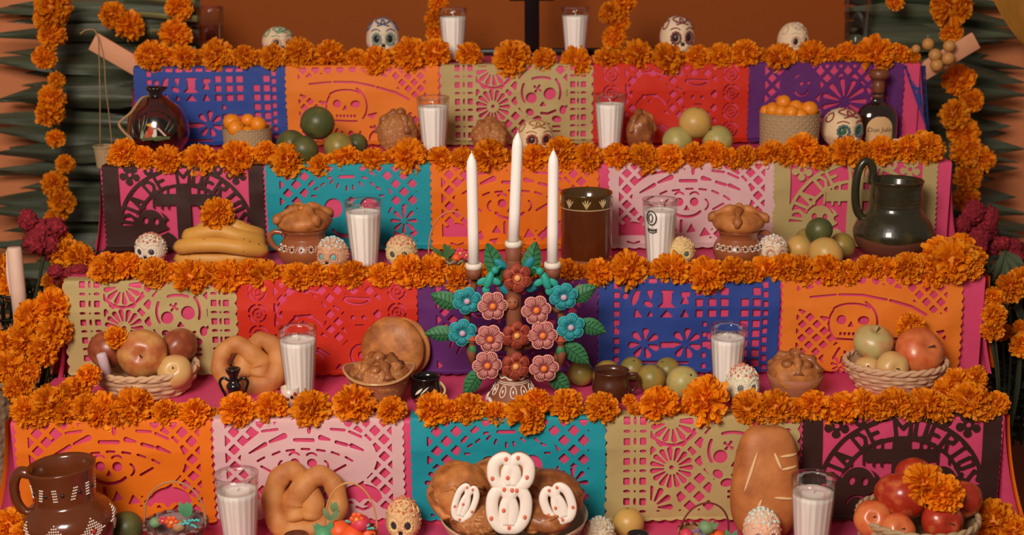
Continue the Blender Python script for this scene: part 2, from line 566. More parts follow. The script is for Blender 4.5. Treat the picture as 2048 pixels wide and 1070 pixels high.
def design_squares():
    P = outer(bot=.55, side=.005)
    c = []
    for k in range(11):
        y = .020+k*.052
        c.append(rect(.085, y, .118, y+.034))
        if k not in (): c.append(rect(.905, y, .935, y+.034))
    for k in range(10):
        x = .145+k*.066
        if k < 9: c.append(rect(x, .004, x+.046, .026))
    for xs in ((.535, .575), (.605, .65), (.672, .718)):
        for y in (.052, .112, .172, .305, .36):
            if y < .2 or xs[0] > .54: c.append(rect(xs[0], y, xs[1], y+.042))
    for xs in ((.785, .828), (.850, .893)):
        for y in (.052 if xs[0] > .8 else .112, .112, .172, .235, .292, .348, .405, .46):
            c.append(rect(xs[0], y, xs[1], y+.042))
    for y in (.24, .30, .36, .42, .48): c.append(rect(.575, y, .60, y+.03))
    c += [circ(.150, .095, .017), tri((.215, .065), (.19, .14), (.235, .07)), ell(.205, .105, .018, .045, .35),
          tri((.265, .065), (.305, .06), (.29, .125)), ell(.275, .140, .028, .016, .5), tri((.205, .16), (.245, .215), (.195, .215)), 
          tri((.285, .175), (.305, .212), (.268, .212)), rect(.352, .065, .405, .13), tri((.375, .11), (.32, .160), (.43, .160)), rect(.345, .062, .415, .075),
          tri((.375, .17), (.338, .215), (.415, .215)), rect(.455, .07, .505, .10), tri((.48, .08), (.45, .14), (.50, .14)), tri((.475, .165), (.45, .215), (.50, .215))]
    for x in (.255, .485):
        c.append(wheel(x, .365, .030, .070, 7, .019, .35))
    c += [rect(.345, .355, .405, .39), rect(.575, .355, .62, .39), tri((.09, .26), (.12, .30), (.09, .30)), cap(.15, .47, .50, .475, .007)]
    return np.minimum(P, -mx(*c))

def design_bonnet():
    P = outer(bot=.55, side=.006)
    inner = rect(.085, .012, .915, .49)
    lat = np.minimum(inner, lattice(.100, .0135, .035, .01))
    solid = mx(ell(.5, .21, .255, .19), ell(.5, .40, .27, .16), circ(.15, .335, .085), circ(.83, .335, .085), rect(.43, -.05, .57, .06))
    lat = np.minimum(lat, -solid)
    c = [lat, cap(.45, .065, .53, .065, .010), cap(.38, .072, .395, .070, .008), cap(.59, .070, .605, .074, .008)]
    for a in (-150, -128, -108, -90, -72, -52, -30):
        pass
    for (x, y, t) in [(.40, .095, -50), (.435, .118, -70), (.49, .135, 90), (.53, .130, 75), (.575, .108, 50), (.345, .11, -40), (.305, .135, -30), (.645, .11, 40), (.68, .135, 30), (.29, .18, 0), (.70, .18, 0)]:
        t = math.radians(t)
        c.append(cap(x-.011*math.cos(t), y-.011*math.sin(t), x+.011*math.cos(t), y+.011*math.sin(t), .0065))
    c += [ell(.405, .255, .055, .060), ell(.62, .250, .055, .060), circ(.515, .205, .018), rect(.508, .21, .522, .24),
          tri((.515, .315), (.490, .355), (.54, .355)), arc(.515, .36, .13, 25, 155, .008, .07)]
    for k in range(7): c.append(rect(.43+k*.026, .41, .446+k*.026, .44))
    c += [wheel(.15, .335, .022, .068, 8, .013), wheel(.83, .335, .022, .068, 8, .013)]
    c += [np.minimum(rect(.06, .45, .94, .52), wheel(x, .53, .02, .05, 9, .008)) for x in (.15, .3, .7, .85)]
    return np.minimum(P, -mx(*c))

GL = {'D': [[(0, 0), (0, 1), (.7, .85), (1, .5), (.7, .15), (0, 0)]], 'I': [[(.5, 0), (.5, 1)]],
      'A': [[(0, 0), (.5, 1), (1, 0)], [(.2, .38), (.8, .38)]], 'E': [[(1, 0), (0, 0), (0, 1), (1, 1)], [(0, .5), (.8, .5)]],
      'M': [[(0, 0), (0, 1), (.5, .45), (1, 1), (1, 0)]], 'U': [[(0, 1), (0, .15), (.5, 0), (1, .15), (1, 1)]],
      'R': [[(0, 0), (0, 1), (.9, .92), (.9, .6), (0, .5)], [(.35, .5), (1, 0)]], 'T': [[(0, 1), (1, 1)], [(.5, 1), (.5, 0)]],
      'O': [[(.1, .2), (.1, .8), (.5, 1), (.9, .8), (.9, .2), (.5, 0), (.1, .2)]],
      'S': [[(1, .85), (.5, 1), (.05, .78), (.95, .28), (.5, 0), (0, .12)]]}
def design_letters():
    P = outer(bot=.56, side=.010, per=.032)
    cx, cy, a, b, bw = .505, .385, .315, .285, .085
    inner = rect(.105, .006, .905, .52)
    ei = ell(cx, cy, a, b); eo = ell(cx, cy, a+bw, b+bw)
    band = np.minimum(np.minimum(eo, -ei), np.minimum(inner, .36-S))
    letters = None
    txt = 'DIA DE MUERTOS'
    wd = {'I': .35, ' ': .4, 'M': 1.15}
    tot = sum(wd.get(ch, .8) for ch in txt)+.40*(len(txt)-1)
    pos = 0
    th0, th1 = 172, 8
    for ch in txt:
        w = wd.get(ch, .8)
        for st in GL.get(ch, []):
            pts = []
            for (gx, gy) in st:
                th = math.radians(th0+(th1-th0)*(pos+gx*w)/tot)
                g = -.06+gy*1.12
                pts.append((cx+(a+bw*g)*math.cos(th), cy-(b+bw*g)*math.sin(th)))
            q = pline(pts, .0092)
            letters = q if letters is None else np.maximum(letters, q)
        pos += w+.40
    hole = np.minimum(band, -letters)
    ini = np.minimum(ell(cx, cy, a-.018, b-.018), rect(.09, .05, .91, .47))
    sol = mx(rect(.455, .05, .545, .52), rect(.325, .165, .675, .235))
    for x in (.20, .255, .315, .365, .405, .595, .635, .685, .745, .80): sol = mx(sol, rect(x-.006, .06, x+.006, .26))
    sol = mx(sol, ell(.29, .345, .115, .085), ell(.71, .345, .115, .085), ell(.28, .47, .17, .09), ell(.73, .47, .17, .09))
    ini = np.minimum(ini, -sol)
    eyes = mx(ell(.26, .33, .016, .022), ell(.325, .335, .016, .022), ell(.68, .33, .016, .022), ell(.745, .335, .016, .022),
              arc(.29, .34, .085, 200, 340, .005), arc(.71, .34, .085, 200, 340, .005), tri((.39, .27), (.44, .27), (.44, .33)), 
              tri((.56, .27), (.61, .27), (.56, .33)), pline([(.33, .42), (.40, .39), (.44, .41)], .010), pline([(.56, .41), (.62, .39), (.67, .42)], .010),
              circ(.40, .345, .022), circ(.60, .345, .022), arc(.29, .46, .05, 190, 350, .006), arc(.72, .46, .05, 190, 350, .006))
    # corner flowers
    corner = np.minimum(inner, -ell(cx, cy, a+bw+.02, b+bw+.02))
    corner = np.minimum(corner, .30-S)
    for x in (.175, .83):
        corner = np.minimum(corner, -np.maximum(circ(x, .045, .026), wheel(x, .045, .012, .042, 5, .022, .4)))
    for x in (.29, .72): corner = np.minimum(corner, -circ(x, .02, .030))
    fl = mx(circ(.175, .045, .013), circ(.83, .045, .013), circ(.29, .02, .010), circ(.72, .02, .010))
    return np.minimum(P, -mx(hole, ini, eyes, corner, fl))

def march(P):
    vid = {}
    vs = []
    fs = []
    ny, nx = P.shape
    du, ds = (U[0, 1]-U[0, 0]), (S[1, 0]-S[0, 0])
    u0, s0 = U[0, 0], S[0, 0]
    ins = P > 0
    def corner(i, j):
        k = (i, j)
        q = vid.get(k)
        if q is None:
            q = vid[k] = len(vs); vs.append((u0+i*du, s0+j*ds))
        return q
    def edge(i, j, i2, j2):
        k = (i, j, i2, j2) if (i, j) < (i2, j2) else (i2, j2, i, j)
        q = vid.get(k)
        if q is None:
            a, b = P[k[1], k[0]], P[k[3], k[2]]
            t = a/(a-b)
            t = min(max(t, .02), .98)
            q = vid[k] = len(vs)
            vs.append((u0+(k[0]+(k[2]-k[0])*t)*du, s0+(k[1]+(k[3]-k[1])*t)*ds))
        return q
    for j in range(ny-1):
        for i in range(nx-1):
            c = ((i, j), (i+1, j), (i+1, j+1), (i, j+1))
            f = [ins[y, x] for x, y in c]
            n = sum(f)
            if n == 0: continue
            poly = []
            for k in range(4):
                a, b = c[k], c[(k+1) % 4]
                if f[k]: poly.append(corner(*a))
                if f[k] != f[(k+1) % 4]: poly.append(edge(*a, *b))
            if len(poly) >= 3: fs.append(tuple(poly[::-1]))
    return vs, fs
DES = {}
for nm, fn in (('catrina', design_catrina), ('hat', design_hat), ('wheels', design_wheels), ('roses', design_roses), ('burst', design_burst),
               ('squares', design_squares), ('bonnet', design_bonnet), ('letters', design_letters)):
    DES[nm] = march(fn())

PC = {'orange': (234, 118, 20), 'pink': (224, 182, 182), 'teal': (28, 152, 166), 'olive': (188, 166, 110), 'blue': (48, 74, 152),
      'red': (210, 48, 26), 'purple': (100, 42, 112), 'black': (60, 34, 29), 'amber': (236, 128, 40)}
def paper_mat(c):
    return mat('tissue_paper_'+c, PC[c], rough=.62, var=.10, vs=9, bump=.35, bs=36, spec=.25, transl=.10, k=1)

def sheet(t, xa, xb, des, colr, label, seed, amp=.004, rowdy=0.0, mirror=False):
    """cut tissue sheet hung over the front edge of tier t between pixels xa and xb"""
    Y = TY[t]
    A = at_y(xa, TEY[t], Y); B = at_y(xb, TEY[t], Y)
    w = B.x-A.x
    h = TZ[t]-TZ[t-1]
    vs, fs = DES[des]
    out = []
    rb = .007
    for (u, s) in vs:
        if mirror: u = 1-u
        d = s*w+rowdy
        x = (u-.5)*w
        n1 = nz((u*3.1+seed*7.3, s*4.0, seed*1.7)); n2 = nz((u*8+seed*3.1, s*7, seed*5.2))
        wv = amp*1.6*(.5+n1)+amp*.6*n2
        if d < -rb:
            y, z = rb-d-rb*.6, .0035+max(0, n1)*.003
        elif d < rb:
            a = (d+rb)/(2*rb)*math.pi/2
            y, z = -.0035+rb*(1-math.sin(a))*.9, .0035-rb*(1-math.cos(a))
        else:
            y, z = -.0045, -d
            k = min(1, (d-rb)/.05)
            y -= max(0, wv)*k+k*.003
            lim = h-.012
            if d > lim:
                e = d-lim
                z = -lim-min(e*.25, .008)
                y -= e*.95
        out.append((x, y, z+(.0015*n2 if d > rb else 0)))
    me = bpy.data.meshes.new('paper_banner')
    me.from_pydata(out, [], [f[::-1] for f in fs] if mirror else fs)
    me.polygons.foreach_set('use_smooth', [True]*len(me.polygons))
    me.materials.append(paper_mat(colr))
    o = bpy.data.objects.new('paper_banner', me)
    COL.objects.link(o)
    o.location = ((A.x+B.x)/2, Y, TZ[t])
    tag(o, label, 'paper banner', 'cut paper banners on the altar steps')
    return o
sheet(4, 266, 571, 'squares', 'blue', 'blue cut tissue banner behind the dark red painted gourd', 1)
sheet(4, 569, 878, 'hat', 'amber', 'orange cut tissue banner behind the pyramid of dark green fruit', 2)
sheet(4, 879, 1187, 'wheels', 'olive', 'olive cut tissue banner in the middle of the top riser', 3, amp=.007)
sheet(4, 1186, 1498, 'roses', 'red', 'red cut tissue banner behind three pale yellow fruits', 4)
sheet(4, 1497, 1808, 'burst', 'purple', 'purple cut tissue banner behind the tequila bottle', 5)
sheet(3, 202, 527, 'letters', 'black', 'black cut tissue banner behind the bananas with arched lettering', 6, amp=.005)
sheet(3, 530, 862, 'bonnet', 'teal', 'teal cut tissue banner behind the round clay pot beside the bananas', 7, amp=.003)
sheet(3, 860, 1198, 'catrina', 'orange', 'orange cut tissue banner behind the three white taper candles', 8)
sheet(3, 1216, 1552, 'catrina', 'pink', 'pale pink cut tissue banner beside the tall brown cylinder jar', 9, amp=.003)
sheet(3, 1546, 1876, 'letters', 'olive', 'olive cut tissue banner with arched lettering behind the dark pitcher', 10)
sheet(2, 124, 474, 'wheels', 'olive', 'olive cut tissue banner behind the woven basket at the left', 11, amp=.005)
sheet(2, 472, 835, 'roses', 'red', 'red cut tissue banner behind the round bread bun', 12)
sheet(2, 833, 1196, 'burst', 'purple', 'purple cut tissue banner behind the flower candelabrum', 13)
sheet(2, 1196, 1560, 'squares', 'blue', 'blue cut tissue banner behind the row of olive green fruit', 14)
sheet(2, 1563, 1926, 'hat', 'amber', 'orange cut tissue banner behind the basket of two apples', 15, amp=.006)
sheet(1, 28, 424, 'catrina', 'orange', 'orange cut tissue banner behind the big brown jug', 16)
sheet(1, 424, 808, 'catrina', 'pink', 'pale pink cut tissue banner behind the upright pretzel loaf', 17, amp=.003)
sheet(1, 820, 1212, 'bonnet', 'teal', 'teal cut tissue banner behind the bowl of iced breads', 18, amp=.005)
sheet(1, 1209, 1600, 'wheels', 'olive', 'olive cut tissue banner behind the large smooth loaf', 19)
sheet(1, 1603, 2004, 'letters', 'black', 'black cut tissue banner behind the apples with arched lettering', 20, amp=.003)
# blue strip turned round the right end of the top step
vs, fs = DES['squares']
A_ = at_y(1808, 133, TY[4]-.012)
def wrap(u, s):
    v = min(max(s/.50, 0), 1)
    q = at_y(1808+u*(1852-1808)*(1-v)+v*46+u*4*v, 133+v*128, TY[4]-.010-.012*v+.035*u)
    return q-A_+Vector((0, .004*math.sin(u*7+v*3), .002 if s < 0 else 0))
me = bpy.data.meshes.new('paper_banner')
me.from_pydata([wrap(u, s) for u, s in vs], [], fs)
me.materials.append(paper_mat('blue'))
o = bpy.data.objects.new('paper_banner', me); COL.objects.link(o); o.location = A_
tag(o, 'blue cut tissue strip round the right end of the top step', 'paper banner', 'cut paper banners on the altar steps')
# ------------------------------------------------------------------ candles in fluted tumblers
m_glass = glass_mat('clear_tumbler_glass', (.985,.98,.97), boost=.45)
m_wax = mat('white_wax', (250, 242, 234), rough=.5, var=.03, vs=30, bump=.03, sss=.15)
m_wick = mat('wick', (235, 225, 205), rough=.8)
m_water = glass_mat('water', (.93, .91, .88), rough=.02, boost=.3)
def flute(a, z): return 1+.020*math.cos(a*18)
def tumbler_profile(h, rt, rb):
    return [(rb*.2, .002), (rb*.92, .0), (rb, .004)]+[(rb+(rt-rb)*k/10, .004+(h-.004)*k/10) for k in range(1, 11)]
CANDLE = {}
def candle_glass(t, x, yb, w, ytop, label, level=.84, dy=0.0):
    P = on(t, x, yb, dy)
    m = mpp(P)
    rt = w*m/2
    h = (yb-ytop)*m/.96
    rb = rt*.70
    o = thing('glass_candle', label, 'candle', P, random.random(), 'candles in fluted glasses')
    pr = tumbler_profile(h, rt, rb)
    inner = [(r-.0018, z) for r, z in pr[::-1] if z > h*level*.98]
    mod = lambda a, z: 1+(.020*math.cos(a*18) if z < h*.80 else .004*math.cos(a*18))
    b = MB().lathe(pr+inner, 108, mod=mod)
    b.build('tumbler', m_glass, o)
    zt = h*level
    rz_ = rb+(rt-rb)*(zt-.004)/(h-.004)
    wp = [(1e-4, .004), (rb*.93, .004)]+[((rb+(rt-rb)*k/12*(zt/h))-.0022, .005+(zt-.005)*k/12) for k in range(1, 13)]
    wp += [(rz_*.80, zt-.002), (rz_*.3, zt-.003), (1e-4, zt-.003)]
    MB().lathe(wp, 108, mod=lambda a, z: 1+(.018*math.cos(a*18) if z < h*.80 else 0)).build('wax', m_wax, o)
    MB().tube([(0, 0, zt-.004), (.001, 0, zt+.005), (-.002, .001, zt+.011)], .0009, 6).build('wick', m_wick, o)
    # thick rim
    MB().lathe([(rt-.0019, h-.001), (rt-.0012, h+.0006), (rt-.0002, h), (rt, h-.0015)], 72).build('rim', m_glass, o)
    return o
candle_glass(4, 907, 122, 58, 22, 'white candle in fluted glass, left one on the top step')
candle_glass(4, 1150, 118, 58, 20, 'white candle in fluted glass, right one on the top step')
candle_glass(3, 868, 308, 67, 198, 'white candle in fluted glass between two rough breads on the second step')
candle_glass(3, 1219, 302, 64, 193, 'white candle in fluted glass left of the rough bread near three pale fruits')
candle_glass(2, 730, 534, 76, 404, 'white candle in fluted glass between two sugar skulls by the clay pot')
c = candle_glass(2, 1318, 530, 72, 401, 'white candle in fluted glass with a black printed oval mark')
candle_glass(1, 601, 802, 78, 655, 'white candle in fluted glass beside the small painted white cup')
candle_glass(1, 1452, 792, 74, 652, 'white candle in fluted glass behind the big pale sugar skull')
candle_glass(0, 482, 1112, 88, 942, 'white candle in fluted glass in front of the pink banner', .80)
candle_glass(0, 1620, 1118, 90, 950, 'white candle in fluted glass in front of the large smooth loaf', .82)
# black printed mark on one tumbler
m_ink = mat('black_print', (40, 36, 34), rough=.5)
Pm = mpp(c.location)
def on_cone(a, z, rt=72*Pm/2, h=(530-401)*Pm/.96, off=.0016):
    r = rt*.70+(rt-rt*.70)*z/h+off
    return (r*math.sin(a), -r*math.cos(a), z)
b = MB()
hh = (530-401)*Pm/.96
b.tube([on_cone(-.62+.30*math.cos(t), hh*.76+hh*.105*math.sin(t)) for t in [k*math.pi/10 for k in range(20)]], .0011, 6, closed=True)
b.tube([on_cone(-.66+.13*math.cos(t), hh*.76+hh*.06*math.sin(t)) for t in [k*math.pi/8 for k in range(16)]], .0009, 6, closed=True)
b.tube([on_cone(-.90+.62*k/8, hh*.60-.004*math.sin(k/8*math.pi)) for k in range(9)], .0011, 6)
b.tube([on_cone(-.90+.62*k/8, hh*.565-.004*math.sin(k/8*math.pi)) for k in range(9)], .0009, 6)
for k in range(5):
    b.tube([on_cone(-.85+k*.12, hh*.60), on_cone(-.82+k*.12, hh*.565)], .0008, 6)
o = b.build('printed_mark', m_ink, c)
o.rotation_euler.z = -c.rotation_euler.z

def water_glass(x, yb, w, ytop, label, lvl):
    P = on(4, x, yb, 0)
    P.y = 3.40; P = at_y(x, yb, 3.40); P.z = TZ[4]
    m = mpp(P); rt = w*m/2; h = (yb-ytop)*m
    o = thing('water_glass', label, 'glass', P)
    pr = tumbler_profile(h, rt, rt*.86)
    MB().lathe(pr+[(r-.002, z) for r, z in pr[::-1][:-3]], 64, mod=lambda a, z: 1+(.012*math.cos(a*10) if z < h*.7 else 0)).build('tumbler', m_glass, o)
    MB().lathe([(rt*.80, .013), (rt*.86+.14*rt*lvl-.003, h*lvl), (1e-4, h*lvl)], 48).build('water', m_water, o)
water_glass(425, 116, 54, 14, 'plain water glass at the left end of the top step', .62)
water_glass(1711, 112, 54, -6, 'plain water glass at the right end of the top step', .70)

# ------------------------------------------------------------------ sugar skulls
SKM = {}
def sk_body():
    b = MB()
    nu, nv = 64, 44
    es = [Vector((sx*.40, -.88, .04)).normalized() for sx in (-1, 1)]
    ns = Vector((0, -.95, -.24)).normalized()
    vs = []
    for j in range(nv+1):
        ph = math.pi*j/nv
        for i in range(nu):
            th = 2*math.pi*i/nu
            d = Vector((math.sin(ph)*math.cos(th), math.sin(ph)*math.sin(th), math.cos(ph)))
            p = Vector((d.x*.48, d.y*.52, d.z*.50))
            if d.z < -.08:
                t = min(1, (-.08-d.z)/.75)
                p.x *= 1-.10*t
                if d.y > 0: p.y *= 1-.42*t
                else: p.y *= 1-.02*t
            if d.z < -.5: p.z = -.25-(-.5-d.z)*.42+p.z*0
            for e in es:
                a = d.angle(e)
                p.y += .145*math.exp(-(a/.235)**2)*(1 if d.y < 0 else 0)
                p.z += 0
            a = d.angle(ns)
            p.y += .085*math.exp(-(a/.13)**2)
            # brow ridge, cheekbones
            if d.y < 0:
                p.y -= .03*math.exp(-((d.z-.33)/.12)**2)*max(0, 1-abs(d.x)*1.6)
                p.x *= 1+.05*math.exp(-((d.z+.22)/.14)**2)
                p.y -= .06*math.exp(-((d.z+.55)/.22)**2)*max(0, 1-abs(d.x)*1.5)
            vs.append(p+Vector((0, 0, .46)))
    fs = []
    for j in range(nv):
        for i in range(nu):
            i2 = (i+1) % nu
            fs.append((j*nu+i, (j+1)*nu+i, (j+1)*nu+i2, j*nu+i2))
    return b.add(vs, fs)
SKB = sk_body()
def mesh_of(key, mb, m):
    k = (key, m.name)
    if k not in SKM: SKM[k] = mb.mesh(key, m)
    return SKM[k]
def put(name, me, parent, loc=None, rot=None, scale=None):
    o = bpy.data.objects.new(name, me); COL.objects.link(o)
    o.parent = parent
    if loc is not None: o.location = loc
    if rot is not None: o.rotation_euler = rot
    if scale is not None: o.scale = scale
    return o
eye_ring = MB()
for k in range(11):
    a = 2*math.pi*k/11
    eye_ring.ball((.128*math.cos(a), 0, .128*math.sin(a)), (.043, .035, .043), 8, 6)
eye_disc = MB().ball((0, 0, 0), (.085, .03, .085), 14, 8)
nose_b = MB()
nose_b.ball((-.026, 0, -.015), (.032, .03, .052), 8, 6); nose_b.ball((.026, 0, -.015), (.032, .03, .052), 8, 6)
teeth_b = MB()
for r_ in (0, 1):
    for k in range(7):
        x = (k-3)*.066
        teeth_b.ball((x, -.462+.30*x*x*3+r_*.03, .165-r_*.075), (.034, .030, .040), 8, 6)
def dots_mesh(seed, lo, hi, n, rr):
    rnd = random.Random(seed)
    b = MB()
    for k in range(n):
        z = 1-2*(k+.5)/n
        if z < lo or z > hi: continue
        th = k*2.39996+seed
        r = math.sqrt(1-z*z)
        d = Vector((r*math.cos(th), r*math.sin(th), z))
        if d.y < -.25 and d.z < .42: continue
        p = Vector((d.x*.48, d.y*.52, d.z*.50+.46))
        if d.z < -.08:
            t = min(1, (-.08-d.z)/.75); p.x *= 1-.1*t
            if d.y > 0: p.y *= 1-.42*t
        p = Vector((p.x*.965, p.y*.965, .46+(p.z-.46)*.965)); b.ball(p, (rr*rnd.uniform(.8, 1.3),)*2+(rr*rnd.uniform(.7, 1.2),), 7, 5)
    return b
def swirl_mesh():
    b = MB()
    def sp(th, ph, off=.012):
        d = Vector((math.sin(ph)*math.sin(th), -math.sin(ph)*math.cos(th), math.cos(ph)))
        return Vector((d.x*(.48+off), d.y*(.52+off), d.z*(.50+off)+.46))
    for s_ in (-1, 1):
        pts = [sp(s_*(.1+.8*math.sin(k*.3)), .25+.05*k) for k in range(14)]
        b.tube(pts, .020, 6)
        pts = [sp(s_*(1.35+.25*math.cos(k*.55)), .9+.25*math.sin(k*.55)) for k in range(12)]
        b.tube(pts, .018, 6)
    b.tube([sp(.16*math.cos(k*.628), .62+.16*math.sin(k*.628)) for k in range(10)], .020, 6, closed=True)
    # brows over the eyes and lines on the cheeks
    for s_ in (-1, 1):
        b.tube([sp(s_*(.18+.62*k/7), 1.16-.10*math.sin(k/7*math.pi)) for k in range(8)], .015, 6)
        b.tube([sp(s_*(.62+.05*k), 1.72+.06*k, .015) for k in range(5)], .015, 6)
    return b
SW = swirl_mesh()
def skull(t, x, yb, w, h, rz, body, c_top, c_ring, c_dot, eye, label, style=0, tilt=0, P=None, c_teeth=(232, 214, 186)):
    if P is None: P = on(t, x, yb)
    m = mpp(P)
    s = w*m/.96
    o = thing('sugar_skull', label, 'sugar skull', P, 0, 'sugar skulls')
    o.rotation_euler = (0, tilt, rz)
    o.scale = (s, s*1.0, h*m/.95/.96)
    mb_ = mat('sugar_%d_%d_%d' % body, body, rough=.75, var=.10, vs=5, bump=.3, bs=14, k=1)
    mk = lambda c: mat('icing_%d_%d_%d' % c, c, rough=.55, var=.12, vs=6, bump=.15, bs=20, k=1)
    put('skull_body', mesh_of('skull_body', SKB, mb_), o)
    me = mat('skull_eye_%d_%d_%d' % eye, eye, rough=.3, var=.1, bump=0)
    for sx in (-1, 1):
        e = put('eye_socket', mesh_of('eye_socket', eye_disc, me), o, (sx*.185, -.395, .475), (0, 0, sx*.35))
        put('eye_icing', mesh_of('eye_icing', eye_ring, mk(c_ring)), o, (sx*.188, -.425, .475), (0, 0, sx*.40), (1, 1, 1))
    put('nose', mesh_of('nose', nose_b, mat('skull_nose', (34, 28, 26), rough=.5)), o, (0, -.455, .345), None, (1.1, 1, 1))
    put('teeth', mesh_of('teeth', teeth_b, mk(c_teeth)), o)
    if style == 0:          # smooth skull with piped swirls
        st_ = put('piped_swirls', mesh_of('piped_swirls', SW, mk(c_top)), o)
        put('icing_dots', mesh_of('icing_dots_a', dots_mesh(3, .72, 1, 90, .035), mk(c_dot)), o)
    else:                   # encrusted all over with little dots
        put('icing_crown', mesh_of('icing_crown', dots_mesh(5, .55, 1, 170, .052), mk(c_top)), o)
        put('icing_dots', mesh_of('icing_dots_b', dots_mesh(8, -.6, .62, 190, .044), mk(c_dot)), o)
        st_ = put('piped_swirls', mesh_of('piped_swirls', SW, mk(c_ring)), o)
    for c_ in o.children:
        if c_.name.split('.')[0] in ('piped_swirls', 'icing_dots', 'icing_crown', 'teeth', 'eye_icing', 'nose'): c_['kind'] = 'stuff'
    return o
CR_ = (236, 208, 170)
skull(4, 557, 113, 62, 56, .5, CR_, (96, 150, 120), (205, 170, 140), (90, 60, 55), (45, 38, 34), 'small cream sugar skull, farthest left on the top step')
skull(4, 767, 117, 66, 77, .12, (228, 205, 178), (80, 90, 120), (120, 150, 130), (150, 70, 70), (40, 34, 40), 'cream sugar skull with dark painted grin, near the left candle of the top step', c_teeth=(45, 38, 40))
skull(4, 1353, 115, 68, 78, .25, CR_, (130, 60, 60), (120, 70, 70), (70, 90, 150), (60, 40, 40), 'cream sugar skull with blue cap and green mouth on the top step', c_teeth=(130, 180, 140))
skull(4, 1584, 117, 60, 68, .45, CR_, (210, 190, 165), (210, 180, 150), (170, 90, 80), (60, 40, 40), 'cream sugar skull with pale green mouth, farthest right on the top step', c_teeth=(140, 190, 150))
skull(3, 1070, 312, 74, 70, .25, (226, 196, 150), (170, 120, 60), (150, 70, 60), (205, 170, 110), (70, 40, 40), 'tan sugar skull behind the middle taper candle')
skull(3, 1681, 298, 82, 78, .30, (232, 202, 158), (150, 60, 60), (80, 110, 110), (110, 170, 130), (70, 110, 80), 'large round cream sugar skull left of the tequila bottle', c_teeth=(150, 70, 60))
skull(2, 304, 530, 62, 62, -.15, (226, 206, 178), (190, 110, 80), (230, 222, 205), (214, 190, 160), (70, 60, 60), 'small encrusted sugar skull left of the bananas', 1)
skull(2, 666, 542, 64, 66, -.25, (214, 164, 128), (190, 214, 210), (206, 150, 120), (212, 160, 120), (120, 180, 170), 'sugar skull with pale blue crown, touching the round clay pot', 1)
skull(2, 804, 536, 62, 64, -.15, (220, 186, 140), (206, 110, 90), (218, 196, 140), (214, 176, 124), (90, 84, 76), 'sugar skull with red icing crown right of the clay pot candle', 1)
skull(2, 1361, 530, 56, 54, -.1, (226, 196, 132), (222, 178, 140), (230, 200, 140), (224, 190, 130), (80, 110, 110), 'yellowish sugar skull beside the tall glass with the printed mark', 1)
skull(2, 1544, 532, 60, 60, .1, (226, 204, 172), (226, 226, 220), (206, 160, 130), (220, 196, 160), (226, 190, 160), 'sugar skull with white icing cap beside the yellow fruits', 1)
skull(1, 1484, 806, 66, 76, .15, (226, 216, 186), (206, 120, 100), (226, 222, 200), (214, 206, 170), (120, 120, 110), 'pale sugar skull with red flower crown on the candelabrum step', 1)
skull(0, 808, 1082, 70, 88, -.1, (224, 180, 130), (206, 116, 84), (228, 200, 140), (220, 176, 120), (56, 54, 60), 'sugar skull with orange icing beside the bowl of iced breads', 1)
skull(0, 1199, 1104, 62, 70, .1, (214, 196, 166), (206, 206, 190), (200, 180, 140), (190, 190, 150), (110, 100, 90), 'small pale sugar skull right of the bowl of iced breads', 1)
skull(0, 1522, 1104, 74, 88, .05, (230, 182, 150), (204, 224, 214), (232, 196, 170), (228, 170, 144), (150, 130, 120), 'pink sugar skull with pale green cap in front of the large loaf', 1)

# ------------------------------------------------------------------ fruit
FRU = []
def relax(lst, lo=None, hi=None, it=25):
    """spread touching fruit apart in depth so that none sinks into another"""
    for _ in range(it):
        for a in range(len(lst)):
            for b in range(a+1, len(lst)):
                A, ra, _i = lst[a]; B, rb, _j = lst[b]
                d = B.location-A.location
                need = (ra+rb)*.97
                if d.length < need:
                    dy = math.sqrt(max(0, need*need-d.x*d.x-d.z*d.z))
                    mv = (dy-abs(d.y))/2*.5
                    s = 1 if d.y >= 0 else -1
                    A.location.y -= s*mv; B.location.y += s*mv
        for q in lst:
            if hi is not None: q[0].location.y = min(q[0].location.y, hi-q[1]*.9)
            if lo is not None: q[0].location.y = max(q[0].location.y, lo+q[1]*.3)
def fruit_mb(r, kind):
    b = MB()
    n = 26
    pr = []
    for k in range(n+1):
        ph = math.pi*k/n
        rr = math.sin(ph); z = -math.cos(ph)
        if kind == 'apple':
            rr *= 1+.06*math.sin(ph)*(.5+.5*z)
            z = z*.92-.20*math.exp(-(rr/.28)**2)*(1 if z > 0 else -.45)
            rr *= 1.04-.07*(0 if z > 0 else -z)
        elif kind == 'citrus':
            z = z*.97-.05*math.exp(-(rr/.16)**2)*(1 if z > 0 else -1)
        elif kind == 'mango':
            rr *= .92; z *= 1.0
        pr.append((max(1e-4, rr*r), z*r))
    lump = {'apple': .035, 'citrus': .012, 'mango': .03}[kind]
    sd = random.random()*50
    return b.lathe(pr, 36, mod=lambda a, z: 1+lump*math.sin(a*(5 if kind == 'apple' else 2)+sd)*(1 if kind != 'apple' else (.4+.6*max(0, z/r)))+lump*.5*nz((math.cos(a), math.sin(a), z/r*1.5+sd)))
m_stem = mat('fruit_stem', (70, 52, 34), rough=.8)
